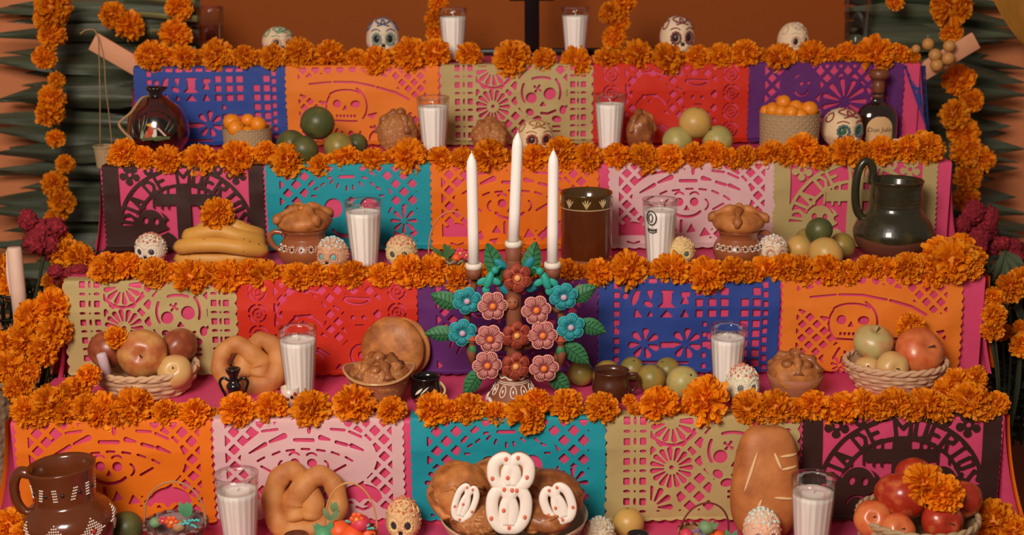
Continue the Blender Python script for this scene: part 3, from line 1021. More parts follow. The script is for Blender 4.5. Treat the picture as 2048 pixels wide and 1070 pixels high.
def fruit(P, r, m, label, kind='citrus', tilt=None, name='round_fruit', cat='fruit', group=None, squash=1.0):
    o = fruit_mb(r, kind).build(name, m)
    o.location = P
    FRU.append([o, r, len(FRU)])
    if tilt is None: tilt = (random.uniform(-.9, .9), random.uniform(-.9, .9), random.uniform(0, 6))
    o.rotation_euler = tilt
    if squash != 1.0: o.scale = (squash, squash, 1)
    tag(o, label, cat, group)
    if kind == 'apple':
        MB().tube([(0, 0, r*.62), (r*.03, 0, r*.80), (r*.10, r*.02, r*1.02)], [r*.035, r*.03, r*.045], 7).build('stem', m_stem, o)
        MB().ball((0, 0, -r*.80), (r*.10, r*.10, r*.05), 8, 5).build('calyx', m_stem, o)
    elif kind == 'citrus':
        MB().ball((0, 0, r*.925), (r*.085, r*.085, r*.03), 8, 5).build('stem_scar', m_stem, o)
    return o
def fpx(t, x, y, rp, m, label, zoff=None, **kw):
    """fruit seen centred at pixel x, y with pixel radius rp; zoff None rests it on ledge t"""
    P = at_y(x, y, TY[t]+.10)
    r = rp*mpp(P)
    if zoff is None:
        P = at_z(x, y, TZ[t]+r)
        lo, hi = TY[t]+r*.6, TBACK[t]-r-.012
        if P.y < lo or P.y > hi:
            Y = min(max(P.y, lo), hi); Q = at_y(x, y, Y); P = Vector((Q.x, Y, TZ[t]+r))
        r = rp*mpp(P)
    else:
        P = at_y(x, y, zoff)
        r = rp*mpp(P)
    return fruit(P, r, m, label, **kw)
m_gdark = mat('dark_green_rind', (78, 84, 46), rough=.38, var=.22, vs=9, bump=.10, bs=240, col2=(104, 100, 52), c2scale=7, c2pos=.62, c2soft=.12)
m_golive = mat('olive_rind', (134, 124, 60), rough=.36, var=.18, vs=9, bump=.10, bs=240, col2=(166, 130, 58), c2scale=9, c2pos=.55, c2soft=.14)
m_gyel = mat('yellow_rind', (206, 160, 84), rough=.36, var=.12, vs=9, bump=.10, bs=240, col2=(182, 152, 84), c2scale=8, c2pos=.58, c2soft=.14)
m_gpale = mat('pale_green_rind', (170, 158, 92), rough=.38, var=.14, vs=9, bump=.10, bs=240, col2=(196, 166, 96), c2scale=9, c2pos=.58, c2soft=.14)
m_kum = mat('kumquat_rind', (232, 136, 28), rough=.38, var=.16, vs=20, bump=.12, bs=260)
g = 'fruit piled beside the left palm basket'
fpx(3, 582, 291, 31, m_gdark, 'dark green fruit at the left end of its pile on the second step')
fpx(3, 609, 298, 29, m_gdark, 'dark green fruit low at the front of the pile on the second step')
fpx(3, 677, 294, 30, m_golive, 'yellowish green fruit low right in the dark green pile')
fpx(3, 713, 289, 23, m_gdark, 'small dark green fruit at the right end of its pile')
fpx(3, 635, 246, 34, m_gdark, 'dark green fruit on top of the pile by the orange banner', zoff=TY[3]+.105)
fpx(3, 1355, 283, 31, m_gpale, 'pale green fruit, left of the two under a yellow one')
fpx(3, 1435, 281, 31, m_gpale, 'pale green fruit, right of the two under a yellow one')
fpx(3, 1390, 246, 33, m_gyel, 'yellow fruit resting on two pale green ones', zoff=TY[3]+.095)
fpx(2, 1600, 497, 28, m_gyel, 'yellow fruit next to the white capped sugar skull')
fpx(2, 1651, 508, 34, m_gyel, 'yellow fruit at the front of the pile left of the dark pitcher', squash=1.05)
fpx(2, 1684, 492, 27, m_golive, 'olive fruit touching the dark pitcher')
fpx(2, 1613, 480, 24, m_golive, 'olive fruit half hidden at the back of the yellow pile')
fpx(2, 1638, 461, 27, m_gdark, 'dark green fruit on top of the yellow fruits beside the dark pitcher', zoff=TY[2]+.10)
fpx(1, 1162, 748, 27, m_golive, 'olive green fruit next to a green clay leaf of the candelabrum')
fpx(1, 1214, 748, 30, m_golive, 'olive green fruit behind the black glazed cup')
fpx(1, 1264, 738, 25, m_golive, 'olive green fruit second from the back row beside the black cup')
fpx(1, 1303, 757, 30, m_golive, 'olive green fruit at the middle front of the row below the blue banner')
fpx(1, 1335, 740, 26, m_golive, 'olive green fruit at the back of the row below the blue banner')
fpx(1, 1366, 765, 34, m_gpale, 'olive yellow fruit with a dark spot at the right end of its row')
fpx(0, 254, 1056, 34, m_gdark, 'green fruit beside the big brown jug')
fpx(0, 196, 1086, 32, m_golive, 'yellow green fruit in front of the big brown jug')
fpx(0, 60, 1092, 30, m_gdark, 'green fruit at the foot of the jug handle')
fpx(0, 118, 1094, 30, m_gdark, 'green fruit under the dotted belly of the jug')
fpx(0, 1256, 1046, 32, m_gyel, 'yellow fruit in front of the olive banner on the lowest step')

for t_ in range(4):
    relax([q for q in FRU if abs(q[0].location.z-TZ[t_]-q[1]) < .004], TY[t_], TBACK[t_]-.008)
n_led = len(FRU)
# ------------------------------------------------------------------ palm and rush baskets
m_palm = mat('woven_palm', (176, 146, 108), rough=.8, var=.22, vs=60, bump=.5, bs=220, island=.0)
m_rush = mat('woven_pale_rush', (208, 166, 128), rough=.75, var=.18, vs=40, bump=.35, bs=150)
def weave_lathe(prof_r, h, rows, cols, amp, sub=5):
    """wall of a basket with pillowed over-under weave"""
    b = MB()
    nu, nv = cols*sub, rows*sub
    def fn(u, v):
        a = 2*math.pi*u
        z = h*v
        r = prof_r(v)
        cu, cv = u*cols, v*rows
        iu, iv = math.floor(cu+1e-6), math.floor(cv+1e-6)
        fu, fv = cu-iu, cv-iv
        s = 1 if (iu+iv) % 2 == 0 else -1
        bump = (math.sin(math.pi*min(max(fu, 0), 1))*math.sin(math.pi*min(max(fv, 0), 1)))**.6 if 0 < fu < 1 and 0 < fv < 1 else 0
        r += amp*(bump*(1.0 if s > 0 else .35))
        return (r*math.cos(a), r*math.sin(a), z)
    b.grid(fn, nu, nv)
    return b
def palm_basket(t, x, yb, w, ytop, label):
    P = on(t, x, yb)
    m = mpp(P)
    R = w*m/2; h = (yb-ytop)*m/.98
    P.y = min(P.y, TBACK[t]-R-.01); 
    o = thing('palm_basket', label, 'basket', P)
    weave_lathe(lambda v: R*(.95+.05*v), h, 12, 48, .0016, 4).build('woven_wall', m_palm, o)
    MB().lathe([(1e-4, .002), (R*.95, .002)], 40).build('basket_bottom', m_palm, o)
    MB().lathe([(R*.99, h), (R*1.0+.002, h+.0015), (R*1.01, h-.002), (R*.97, h-.002), (R*.93, h*.3)], 60).build('rim', m_palm, o)
    MB().lathe([(1e-4, h*.55), (R*.93, h*.5)], 40).build('inner_lining', m_palm, o)
    return o, R, h, P
b1, R1, h1, P1 = palm_basket(3, 497, 309, 96, 256, 'palm basket of small orange fruit beside the painted gourd')
b2, R2, h2, P2 = palm_basket(3, 1577, 304, 118, 226, 'taller palm basket of small orange fruit before the purple banner')
def kum(Bp, h, dx, dy, dz, rp, label):
    m = mpp(Bp)
    fruit(Vector((Bp.x+dx*m, Bp.y+dy, Bp.z+h+dz*m)), rp*m, m_kum, label, kind='citrus', name='kumquat', cat='kumquat', group='small orange fruit in the palm baskets')
for i, (dx, dy, dz, rp) in enumerate([(-27, -.012, 12, 18), (2, .002, 14, 14), (-16, -.035, 3, 17), (25, -.015, 8, 16), (-4, .03, 0, 17), (20, .025, -4, 16), (5, -.03, -8, 15), (-30, .02, -4, 16)]):
    kum(P1, h1, dx, dy, dz, rp, ['largest small orange fruit at the left of the left palm basket', 'small orange fruit in the middle back of the left palm basket', 'small orange fruit at the front of the left palm basket', 'small orange fruit at the right of the left palm basket'][i] if i < 4 else 'small orange fruit half hidden deep in the left palm basket')
for i, (dx, dy, dz, rp) in enumerate([(-14, .0, 20, 15), (-38, -.02, 6, 14), (-24, -.03, 4, 14), (10, -.005, 10, 15), (35, -.015, 7, 17), (-4, -.035, 3, 15), (14, -.035, -4, 15), (-48, .0, 3, 12), (0, .03, 4, 16), (30, .03, 0, 16), (-30, .03, 2, 15)]):
    kum(P2, h2, dx, dy, dz, rp, ['topmost small orange fruit in the right palm basket', 'second small orange fruit from the left in the right palm basket', 'small orange fruit under the topmost one at its left', 'small orange fruit right of the topmost one in its basket', 'large orange fruit at the right rim of the right palm basket', 'small orange fruit at the front middle of the right palm basket'][i] if i < 6 else 'small orange fruit half hidden deep in the right palm basket')

def rush_basket(t, x, yb, w, ytop, label, rows=5, cols=18, amp=.006, lo=.72, m=m_rush, name='woven_basket', dy=0, ell_=.9):
    P = on(t, x, yb)
    mm = mpp(P)
    R = w*mm/2; h = (yb-ytop)*mm/1.02
    P.y = min(max(P.y+dy, TY[t]+R*lo*ell_*.8), TBACK[t]-R*ell_-.012)
    o = thing(name, label, 'basket', P)
    o.scale = (1, ell_, 1)
    weave_lathe(lambda v: R*(lo+(1-lo)*math.sin(v*1.45)), h, rows, cols, amp, 6).build('woven_wall', m, o)
    MB().lathe([(1e-4, .003), (R*lo, .003)], 40).build('basket_bottom', m, o)
    MB().lathe([(R*lo*.96, .004), (R*(lo+.15), h*.4), (R*.955, h*.95)], 48).build('inner_lining', m, o)
    b = MB()
    for ph in (0, math.pi):
        n = 120
        b.tube([((R+.0015*math.cos(k*2*math.pi*14/n+ph))*math.cos(2*math.pi*k/n), (R+.0015*math.cos(k*2*math.pi*14/n+ph))*math.sin(2*math.pi*k/n), h+.003*math.sin(k*2*math.pi*14/n+ph)) for k in range(n)], .0045, 7, closed=True)
    b.build('braided_rim', m, o)
    return o, R, h, P
bA, RA, hA, PA = rush_basket(1, 297, 784, 200, 730, 'pale woven basket of reddish apples at the left of the candelabrum step', ell_=.82)
bB, RB, hB, PB = rush_basket(1, 1785, 770, 198, 716, 'pale woven basket holding two big apples at the right', rows=6, cols=24, amp=.005, ell_=.82)
bC, RC, hC, PC_ = rush_basket(0, 1828, 1130, 232, 1020, 'palm basket of red apples before the black lettered banner', rows=9, cols=44, amp=.003, lo=.82, m=m_palm, dy=.0)
m_apr = mat('apple_russet', (176, 92, 50), rough=.36, var=.25, vs=12, bump=.06, bs=200, col2=(206, 150, 84), c2scale=10, c2pos=.52, c2soft=.18, coat=.1)
m_apd = mat('apple_dark_russet', (142, 68, 42), rough=.36, var=.2, vs=12, bump=.06, col2=(176, 104, 60), c2scale=10, c2pos=.6, c2soft=.15, coat=.1)
m_apg = mat('apple_green_blush', (190, 172, 112), rough=.36, var=.14, vs=12, bump=.06, col2=(200, 128, 84), c2scale=9, c2pos=.60, c2soft=.15, coat=.1)
m_apy = mat('apple_yellow', (212, 170, 106), rough=.36, var=.14, vs=12, bump=.06, col2=(214, 142, 88), c2scale=12, c2pos=.62, c2soft=.15, coat=.1)
m_apred = mat('apple_red', (168, 46, 26), rough=.30, var=.25, vs=14, bump=.05, col2=(206, 118, 66), c2scale=11, c2pos=.62, c2soft=.16, coat=.25)
m_apo = mat('apple_orange_red', (216, 120, 66), rough=.34, var=.16, vs=14, bump=.05, col2=(196, 80, 44), c2scale=11, c2pos=.55, c2soft=.16, coat=.2)
def ap(x, y, rp, Y, m, label, tilt=None, squash=1.0, kind='apple'):
    P = at_y(x, y, Y)
    return fruit(P, rp*mpp(P), m, label, kind=kind, tilt=tilt, squash=squash, name='apple', cat='apple')
ap(216, 702, 38, PA.y+.005, m_apd, 'dark russet apple under a marigold in the left basket', (-1.2, .3, 0))
ap(287, 706, 45, PA.y-.015, m_apr, 'large russet apple at the middle of the left basket', (1.35, .25, 0), 1.04)
ap(352, 700, 40, PA.y+.025, m_apd, 'dark red apple at the right back of the left basket', (-.8, -.3, 1))
ap(352, 740, 32, PA.y-.025, m_apy, 'small yellow apple low in the left basket', (1.0, 0, 0))
ap(1752, 692, 38, PB.y+.005, m_apg, 'green apple with blush, stem up, in the right basket', (.35, .1, 0))
ap(1840, 706, 47, PB.y-.01, m_apo, 'big orange red apple in the right basket', (.9, .5, 0), 1.0)
ap(1786, 738, 32, PB.y-.045, m_apy, 'pale yellow apple low at the front of the right basket', (1.3, .2, 0))
ap(1735, 744, 30, PB.y-.005, m_apy, 'pale apple at the left inside the right basket', (.8, -.4, 0))
ap(1820, 1018, 52, PC_.y-.045, m_apred, 'large bright red apple at the middle of the front basket', (-.35, .25, 0), 1.0)
ap(1834, 958, 36, PC_.y+.03, m_apred, 'red apple at the back under two marigolds', (-1, .3, 0))
ap(1924, 1000, 38, PC_.y+.005, m_apred, 'dark red apple at the right back of the front basket', (-1.2, -.2, 0))
ap(1893, 1056, 40, PC_.y-.065, m_apred, 'red apple showing its pale stem end at the front right', (1.2, .55, 0))
ap(1754, 1052, 36, PC_.y-.045, m_apo, 'orange apple at the left of the front basket', (1.0, -.4, 0))
ap(1815, 1092, 34, PC_.y-.10, m_apo, 'orange apple half out of the frame at the bottom of the front basket', (1.0, .1, 0))
for Pq, Rq in ((PA, RA), (PB, RB), (PC_, RC)):
    relax([q for q in FRU[n_led:] if q[0].name.startswith('apple') and abs(q[0].location.x-Pq.x) < Rq*1.2 and abs(q[0].location.y-Pq.y) < .2], Pq.y-Rq*.50, Pq.y+Rq*.75, 8)
# purplish candle stub in the left basket
m_lil = mat('lilac_wax', (206, 180, 184), rough=.5, var=.04, sss=.1)
P = at_y(216, 752, PA.y-.058)
b = MB().lathe([(1e-4, 0), (.0095, 0), (.0095, .044), (.008, .047), (1e-4, .048)], 20)
o = b.build('candle_stub', m_lil); o.location = P; o.rotation_euler = (.1, -.18, 0)
tag(o, 'short lilac candle stub standing in the left apple basket', 'candle')
# ------------------------------------------------------------------ pottery
m_clay = mat('glazed_red_clay', (150, 84, 48), rough=.28, var=.14, vs=10, bump=.08, bs=60, coat=.5)
m_clay_l = mat('unglazed_clay', (172, 104, 72), rough=.7, var=.12, vs=16, bump=.2, bs=120)
m_brown = mat('brown_glaze', (98, 46, 19), rough=.22, var=.16, vs=8, bump=.06, bs=40, coat=.7)
m_choc = mat('dark_brown_glaze', (78, 40, 22), rough=.3, var=.16, vs=8, bump=.06, coat=.5)
m_black = mat('black_glaze', (24, 20, 18), rough=.18, var=.2, vs=8, bump=.05, coat=.8)
m_green = mat('dark_green_glaze', (44, 42, 26), rough=.3, var=.35, vs=9, bump=.22, bs=36, coat=.5, col2=(70, 64, 36), c2scale=7, c2pos=.62)
m_white = mat('white_slip_paint', (236, 222, 204), rough=.5, var=.05, bump=.03)
m_cream = mat('cream_slip_paint', (214, 186, 132), rough=.45, var=.05, bump=.03)
m_dkpaint = mat('dark_slip_paint', (44, 30, 26), rough=.4, var=.1, bump=.03)
m_redpaint = mat('red_slip_paint', (170, 52, 34), rough=.4, var=.1, bump=.03)
def surf(prof, a, z, off=.0006):
    zs = [p[1] for p in prof]; rs = [p[0] for p in prof]
    for k in range(len(prof)-1):
        if (zs[k]-z)*(zs[k+1]-z) <= 0 and zs[k] != zs[k+1]:
            t = (z-zs[k])/(zs[k+1]-zs[k]); r = rs[k]+(rs[k+1]-rs[k])*t
            return Vector(((r+off)*math.sin(a), -(r+off)*math.cos(a), z))
    return Vector((0, 0, z))
def stuff(o):
    o['kind'] = 'stuff'
    return o

# painted lacquer gourd on the second step
P = on(3, 320, 312); m = mpp(P); R = 61*m
o = thing('painted_gourd', 'dark red lacquered gourd vessel painted with a seated woman', 'vessel', P)
m_lac = mat('maroon_lacquer', (70, 16, 12), rough=.16, var=.4, vs=5, bump=.03, coat=1.0, col2=(16, 9, 8), c2scale=9, c2pos=.56, c2soft=.10)
pr = prof_spline([(R*.30, 0), (R*.62, R*.12), (R*.95, R*.55), (R*.98, R*1.0), (R*.80, R*1.52), (R*.42, R*1.85), (R*.24, R*1.98)], 6)
MB().lathe([(1e-4, 0)]+pr, 48).build('body', m_lac, o)
rnd = random.Random(4)
nk = [(R*.24, R*1.94), (R*.20, R*2.06), (R*.30, R*2.22), (R*.28, R*2.26), (R*.16, R*2.1), (1e-4, R*2.05)]
MB().lathe(nk, 24, mod=lambda a, z: 1+(.22*math.sin(a*5)+.1*math.sin(a*3+1) if z > R*2.1 else 0)).build('tied_neck', m_black, o)
def patch(pts, zc, mt, name, off):
    b = MB()
    q = [surf(pr, a, z, off) for a, z in pts]
    ca = sum(p[0] for p in pts)/len(pts); cz = sum(p[1] for p in pts)/len(pts)
    c = surf(pr, ca, cz, off)
    n = len(q)
    mid = [surf(pr, (a+ca)/2, (z+cz)/2, off) for a, z in pts]
    vs = [c]+mid+q
    fs = [(0, 1+k, 1+(k+1) % n) for k in range(n)]+[(1+k, 1+n+k, 1+n+(k+1) % n, 1+(k+1) % n) for k in range(n)]
    b.add(vs, fs)
    return b.build(name, mt, o)
def oval(a, z, ra, rz_, n=18, rot=0): return [(a+ra*math.cos(t)*math.cos(rot)-rz_/R*math.sin(t)*math.sin(rot), z+R*(ra*math.cos(t)*math.sin(rot))+rz_*math.sin(t)*math.cos(rot)) for t in [2*math.pi*k/n for k in range(n)]]
G = lambda n, c: mat(n, c, rough=.2, var=.15, bump=.02, coat=.8)
patch(oval(.15, R*1.08, .72, R*.52), 0, G('lacquer_black', (10, 8, 8)), 'painted_ground', .0006)
patch([(-.35, R*.74), (-.1, R*.80), (.3, R*.80), (.62, R*.76), (.6, R*.68), (.2, R*.64), (-.3, R*.64)], 0, G('lacquer_green', (90, 104, 66)), 'painted_grass', .0010)
patch(oval(.02, R*.95, .10, R*.17, rot=0), 0, G('lacquer_orange', (190, 66, 30)), 'painted_figure', .0014)
patch([(-.22, R*.80), (-.12, R*1.0), (.0, R*.84), (-.02, R*.76), (-.18, R*.74)], 0, G('lacquer_rose', (176, 100, 80)), 'painted_shawl', .0014)
patch([(.04, R*.80), (.12, R*1.02), (.20, R*1.04), (.20, R*.80), (.1, R*.76)], 0, G('lacquer_white', (220, 206, 190)), 'painted_blouse', .0016)
patch([(.20, R*1.06), (.28, R*1.06), (.50, R*.80), (.44, R*.78)], 0, G('lacquer_pale_pink', (216, 176, 164)), 'painted_sleeve', .0016)
patch(oval(.04, R*1.16, .16, R*.055), 0, G('lacquer_yellow', (214, 150, 44)), 'painted_headdress', .0018)
patch([(-.36, R*.72), (-.30, R*.98), (-.20, R*.98), (-.24, R*.74)], 0, G('lacquer_pale_green', (150, 166, 130)), 'painted_lily', .0014)
for k, (a0, z0, a1, z1) in enumerate([(-.30, .85, -.20, 1.45), (-.24, .9, -.08, 1.4), (-.36, .95, -.42, 1.35), (.45, .95, .70, 1.3), (.55, .9, .82, 1.15), (-.62, .8, -.72, 1.15)]):
    MB().tube([surf(pr, a0+(a1-a0)*t/5, R*(z0+(z1-z0)*t/5), .001) for t in range(6)], [.0012, .0022, .0024, .002, .0014, .0006], 5, flat=.4).build('painted_leaf', G('lacquer_leaf', (96, 116, 84)), o)
m_jute = mat('jute_cord', (170, 132, 92), rough=.9, var=.2, vs=80, bump=.5, bs=300)
pts = [at_y(x, y, Y) for x, y, Y in [(303, 192, P.y), (283, 197, P.y-.035), (262, 225, P.y-.05), (241, 243, P.y-.06), (239, 252, P.y-.07), (250, 266, P.y-.075), (264, 280, P.y-.08), (262, 300, P.y-.09)]]
o2 = MB().tube(spline(pts, 6), .0030, 7).build('jute_cord', m_jute)
tag(o2, 'loose jute cord lying round the left side of the painted gourd', 'cord')

# round clay pots with bread lids
m_bread = mat('bread_crust', (196, 124, 62), rough=.55, var=.25, vs=14, bump=.5, bs=30, col2=(140, 76, 34), c2scale=8, c2pos=.54, c2soft=.14, coat=.04)
m_bread_s = mat('sugared_bread', (172, 106, 56), rough=.6, var=.3, vs=60, bump=.8, bs=120, col2=(206, 156, 100), c2scale=55, c2pos=.60, c2soft=.06)
m_bread_d = mat('dark_bread_crust', (140, 80, 40), rough=.42, var=.35, vs=16, bump=.6, bs=26, col2=(190, 122, 64), c2scale=11, c2pos=.58, c2soft=.12, coat=.15)
m_bread_l = mat('pale_bread_crust', (206, 140, 76), rough=.6, var=.15, vs=12, bump=.35, bs=40, col2=(170, 98, 46), c2scale=6, c2pos=.54, c2soft=.16)
def knob_bread(R, h, mt, seed, knobs=8, bump=.10, bones=True):
    """domed bread of the dead with knobs and crossed bones: returns body, list of bone builders"""
    rnd = random.Random(seed)
    body = MB().ball((0, 0, h*.42), (R, R, h*.58), 40, 22, fn=lambda d: 1+bump*nz((d.x*2.2+seed, d.y*2.2, d.z*2.2))+bump*.5*nz((d.x*6+seed, d.y*6, d.z*6)))
    bones = []
    for a in (.5, 1.6, 2.7)[:2 if R > .04 else 2]:
        b = MB()
        pts = []
        rad = []
        for k in range(13):
            t = -1.25+2.5*k/12
            pts.append((math.cos(a)*R*math.sin(t)*.98, math.sin(a)*R*math.sin(t)*.98, h*.42+h*.58*math.cos(t)*1.0))
            rad.append(R*(.15+.07*math.cos(k*math.pi*.67)))
        b.tube(pts, rad, 10)
        bones.append(b)
    top = MB().ball((0, 0, h*1.02), (R*.24, R*.24, R*.20), 14, 9, fn=lambda d: 1+.08*nz(d*3))
    return body, bones, top
def bread_of_dead(P, R, h, label, mt, mb_, seed, rot=(0, 0, 0)):
    o = thing('knobbed_bread', label, 'bread', P, rot=rot)
    body, bones, top = knob_bread(R, h, mt, seed)
    body.build('loaf', mt, o)
    for b in bones: b.build('bone_strip', mb_, o)
    top.build('top_knob', mb_, o)
    for k in range(5):
        a = k*1.257+seed
        MB().ball((math.cos(a)*R*.62, math.sin(a)*R*.62, h*.82), (R*.22, R*.22, R*.18), 12, 8, fn=lambda d: 1+.12*nz(d*3+Vector((k, 0, 0)))).build('knob', mb_ if k % 2 else mt, o)
    return o
def clay_pot(x, yb, wb, yr, label, blabel, hs, seed, marks):
    P = on(2, x, yb); m = mpp(P)
    R = wb*m/2; H = (yb-yr)*m/.97
    o = thing('clay_pot', label, 'pot', P)
    pr = prof_spline([(R*.55, 0), (R*.74, H*.06), (R*.98, H*.34), (R*.96, H*.58), (R*.78, H*.80), (R*.76, H*.88), (R*.88, H*1.0)], 6)
    MB().lathe([(1e-4, 0)]+pr+[(R*.85, H*1.01), (R*.74, H*.9), (R*.9, H*.5)], 48).build('body', m_clay, o)
    MB().tube(spline([(hs*R*.80, 0, H*.90), (hs*R*1.12, 0, H*.93), (hs*R*1.30, 0, H*.80), (hs*R*1.18, 0, H*.58), (hs*R*.92, 0, H*.46)], 6), [R*.10]*24+[R*.10], 10).build('handle', m_clay, o)
    b = MB(); b2 = MB()
    for k in range(marks):
        a = -1.15+2.3*k/(marks-1)
        zc = H*.60
        for q in range(8):
            t = q*math.pi/4
            p = surf(pr, a+.085*math.cos(t), zc+H*.075*math.sin(t), .0004)
            b.ball(p, .0016, 6, 4)
        b2.ball(surf(pr, a, zc, .0002), .0026, 7, 5)
        if k < marks-1:
            for q in (-1, 0, 1): b.ball(surf(pr, a+2.3/(marks-1)/2+.035*q, zc+H*.05*q, .0004), .0014, 6, 4)
    stuff(b.build('painted_dots', m_white, o)); stuff(b2.build('painted_centres', m_dkpaint, o))
    Pb = P+Vector((0, 0, H*1.0))
    br = thing('crowned_bun', blabel, 'bread', Pb, seed)
    Rb = R*1.12; hb = 46*m
    MB().ball((0, 0, hb*.34), (Rb*.93, Rb*.93, hb*.55), 36, 18, fn=lambda d: 1+.05*nz(d*3+Vector((seed, 0, 0)))).build('bun', m_bread, br)
    for a in (.3, 1.9, 3.4, 5.0):
        b = MB()
        b.tube([(math.cos(a)*Rb*math.sin(t), math.sin(a)*Rb*math.sin(t), hb*.36+hb*.58*math.cos(t)) for t in [.15+1.45*k/9 for k in range(10)]], [Rb*(.13+.05*math.sin(k*1.2)) for k in range(10)], 9)
        b.build('bone_strip', m_bread, br)
    MB().tube([(Rb*.17*math.cos(t), Rb*.17*math.sin(t), hb*.95) for t in [k*math.pi/8 for k in range(16)]], Rb*.085, 8, closed=True).build('top_ring', m_bread, br)
clay_pot(612, 536, 106, 458, 'round red clay pot with left handle beside the bananas', 'knobbed bread lying as lid on the left clay pot', -1, .3, 7)
clay_pot(1474, 532, 98, 460, 'round red clay pot with right handle before the pink banner', 'sugared knobbed bread lying as lid on the right clay pot', 1, 1.1, 8)

# tall brown cylinder jar
P = on(2, 1172, 531); m = mpp(P); R = 51*m; H = 146*m/.97
o = thing('cylinder_jar', 'tall brown glazed cylinder jar with a green flowered band', 'jar', P)
pr = [(R*.90, 0), (R*.97, H*.02), (R*.985, H*.2), (R, H*.5), (R*.99, H*.8), (R*.98, H*.955)]
MB().lathe([(1e-4, 0)]+pr[:3], 56).build('unglazed_foot', m_clay_l, o)
MB().lathe([(R*.987, H*.135)]+[(R*.992, H*.2)]+[(R*1.004, H*.5), (R*.995, H*.8)], 56).build('glazed_wall', m_brown, o)
m_olv = mat('olive_brown_glaze', (78, 52, 20), rough=.2, var=.3, vs=8, bump=.05, coat=.7)
MB().lathe([(R*.995, H*.80), (R*.99, H*.955), (R*1.02, H*.985), (R*1.0, H*1.0), (R*.93, H*.99), (R*.90, H*.8), (R*.88, H*.3), (1e-4, H*.28)], 56).build('top_band', m_olv, o)
MB().lathe([(R*1.0, H*.80), (R*1.008, H*.806), (R*1.0, H*.812)], 56).build('yellow_line', m_cream, o)
prj = [(R*.995, H*.8), (R*.99, H*.955)]
for a in (-.75, -.05, .62, 1.4, 2.2, 3.0, 3.9, 4.7):
    b = MB()
    for da, dz in ((-.16, .10), (-.06, .12), (.06, .12), (.17, .10)):
        b.tube([surf(prj, a+da*t/4, H*(.825+dz*(t/4)**.8), .0006) for t in range(5)], [.0012, .0014, .0016, .0014, .0006], 5)
    b.build('painted_sprig', m_cream, o)

# dark green pitcher
P = on(2, 1784, 526); m = mpp(P); R = 80*m; H = 152*m/.97
P.y = TBACK[2]-R-.012
P = Vector((at_y(1784, 500, P.y).x, P.y, TZ[2]))
o = thing('pitcher', 'dark green glazed pitcher with a tall looped handle', 'pitcher', P)
lo_ = prof_spline([(R*.52, 0), (R*.78, H*.08), (R*.95, H*.20), (R*1.0, H*.30)], 6)
hi_ = prof_spline([(R*1.0, H*.285), (R*.985, H*.36), (R*.86, H*.50), (R*.69, H*.60), (R*.64, H*.68), (R*.65, H*.80), (R*.655, H*.94), (R*.69, H*1.0)], 6)
MB().lathe([(1e-4, 0)]+lo_, 56).build('unglazed_foot', mat('brown_unglazed_clay', (104, 62, 42), rough=.6, var=.14, vs=12, bump=.15), o)
b = MB()
b.lathe([(r*1.006, z) for r, z in hi_]+[(R*.66, H*1.01), (R*.60, H*.95), (R*.60, H*.7), (R*.3, H*.6), (1e-4, H*.58)], 64, mod=lambda a, z: 1+(.012*math.sin(z/H*130) if .64*H < z < .95*H else 0))
# wavy lower edge of the glaze
for i in range(64):
    x, y, z = b.v[i]; a = math.atan2(y, x)
    b.v[i] = (x*.992, y*.992, z-H*.022*math.sin(a*3+.8)-H*.01)
b.build('glazed_body', m_green, o)
MB().tube(spline([(-R*.62, 0, H*.95), (-R*.60, 0, H*1.12), (-R*.68, 0, H*1.22), (-R*.84, 0, H*1.24), (-R*.98, 0, H*1.10), (-R*1.02, 0, H*.85), (-R*.96, 0, H*.62), (-R*.80, 0, H*.50)], 6), R*.105, 12).build('handle', m_green, o)

# big brown jug at the lower left
P = on(0, 150, 1122); m = mpp(P); R = 90*m
H = 205*m
o = thing('brown_jug', 'big brown glazed jug with white dotted diamonds at the lower left', 'jug', P)
o.rotation_euler = (0, math.radians(-3), 0)
jp = prof_spline([(R*.55, 0), (R*.80, H*.10), (R*.99, H*.40), (R*.95, H*.53), (R*.77, H*.615), (R*.675, H*.655), (R*.655, H*.72), (R*.68, H*.86), (R*.74, H*1.0)], 7)
MB().lathe([(1e-4, 0)]+jp+[(R*.72, H*1.012), (R*.66, H*.97), (R*.60, H*.75), (R*.60, H*.62), (R*.8, H*.4), (1e-4, H*.1)], 64).build('body', m_brown, o)
MB().tube(spline([(-R*.66, 0, H*.93), (-R*.92, 0, H*.95), (-R*1.08, 0, H*.84), (-R*1.09, 0, H*.68), (-R*1.0, 0, H*.58), (-R*.88, 0, H*.53)], 6), R*.105, 12, flat=1.3).build('handle', m_brown, o)
b = MB(); bd = MB(); brd = MB()
for i, a0 in enumerate((-.85, .0, .85, 1.7, 2.6, 3.5, 4.4)):
    for ia in range(-6, 7):
        for iz in range(-5, 6):
            if abs(ia)/6+abs(iz)/5 > 1.02: continue
            if abs(ia)+abs(iz) < 2: continue
            b.ball(surf(jp, a0+ia*.050, H*.43+iz*H*.024, .0001), .0016, 6, 4)
    (brd if i % 2 == 0 else bd).ball(surf(jp, a0, H*.43, -.001), .0045, 8, 6)
for i in range(11):
    a0 = -1.15+i*.56
    for ia in range(3):
        for iz in range(5):
            b.ball(surf(jp, a0+ia*.055+(.03*iz if i % 2 else 0), H*.745+iz*H*.028, .0001), .0014, 6, 4)
    bd.ball(surf(jp, a0+.30, H*.80, -.001), .004, 8, 6)
stuff(b.build('painted_dots', m_white, o)); stuff(bd.build('painted_dark_spots', m_dkpaint, o)); stuff(brd.build('painted_red_spots', m_redpaint, o))

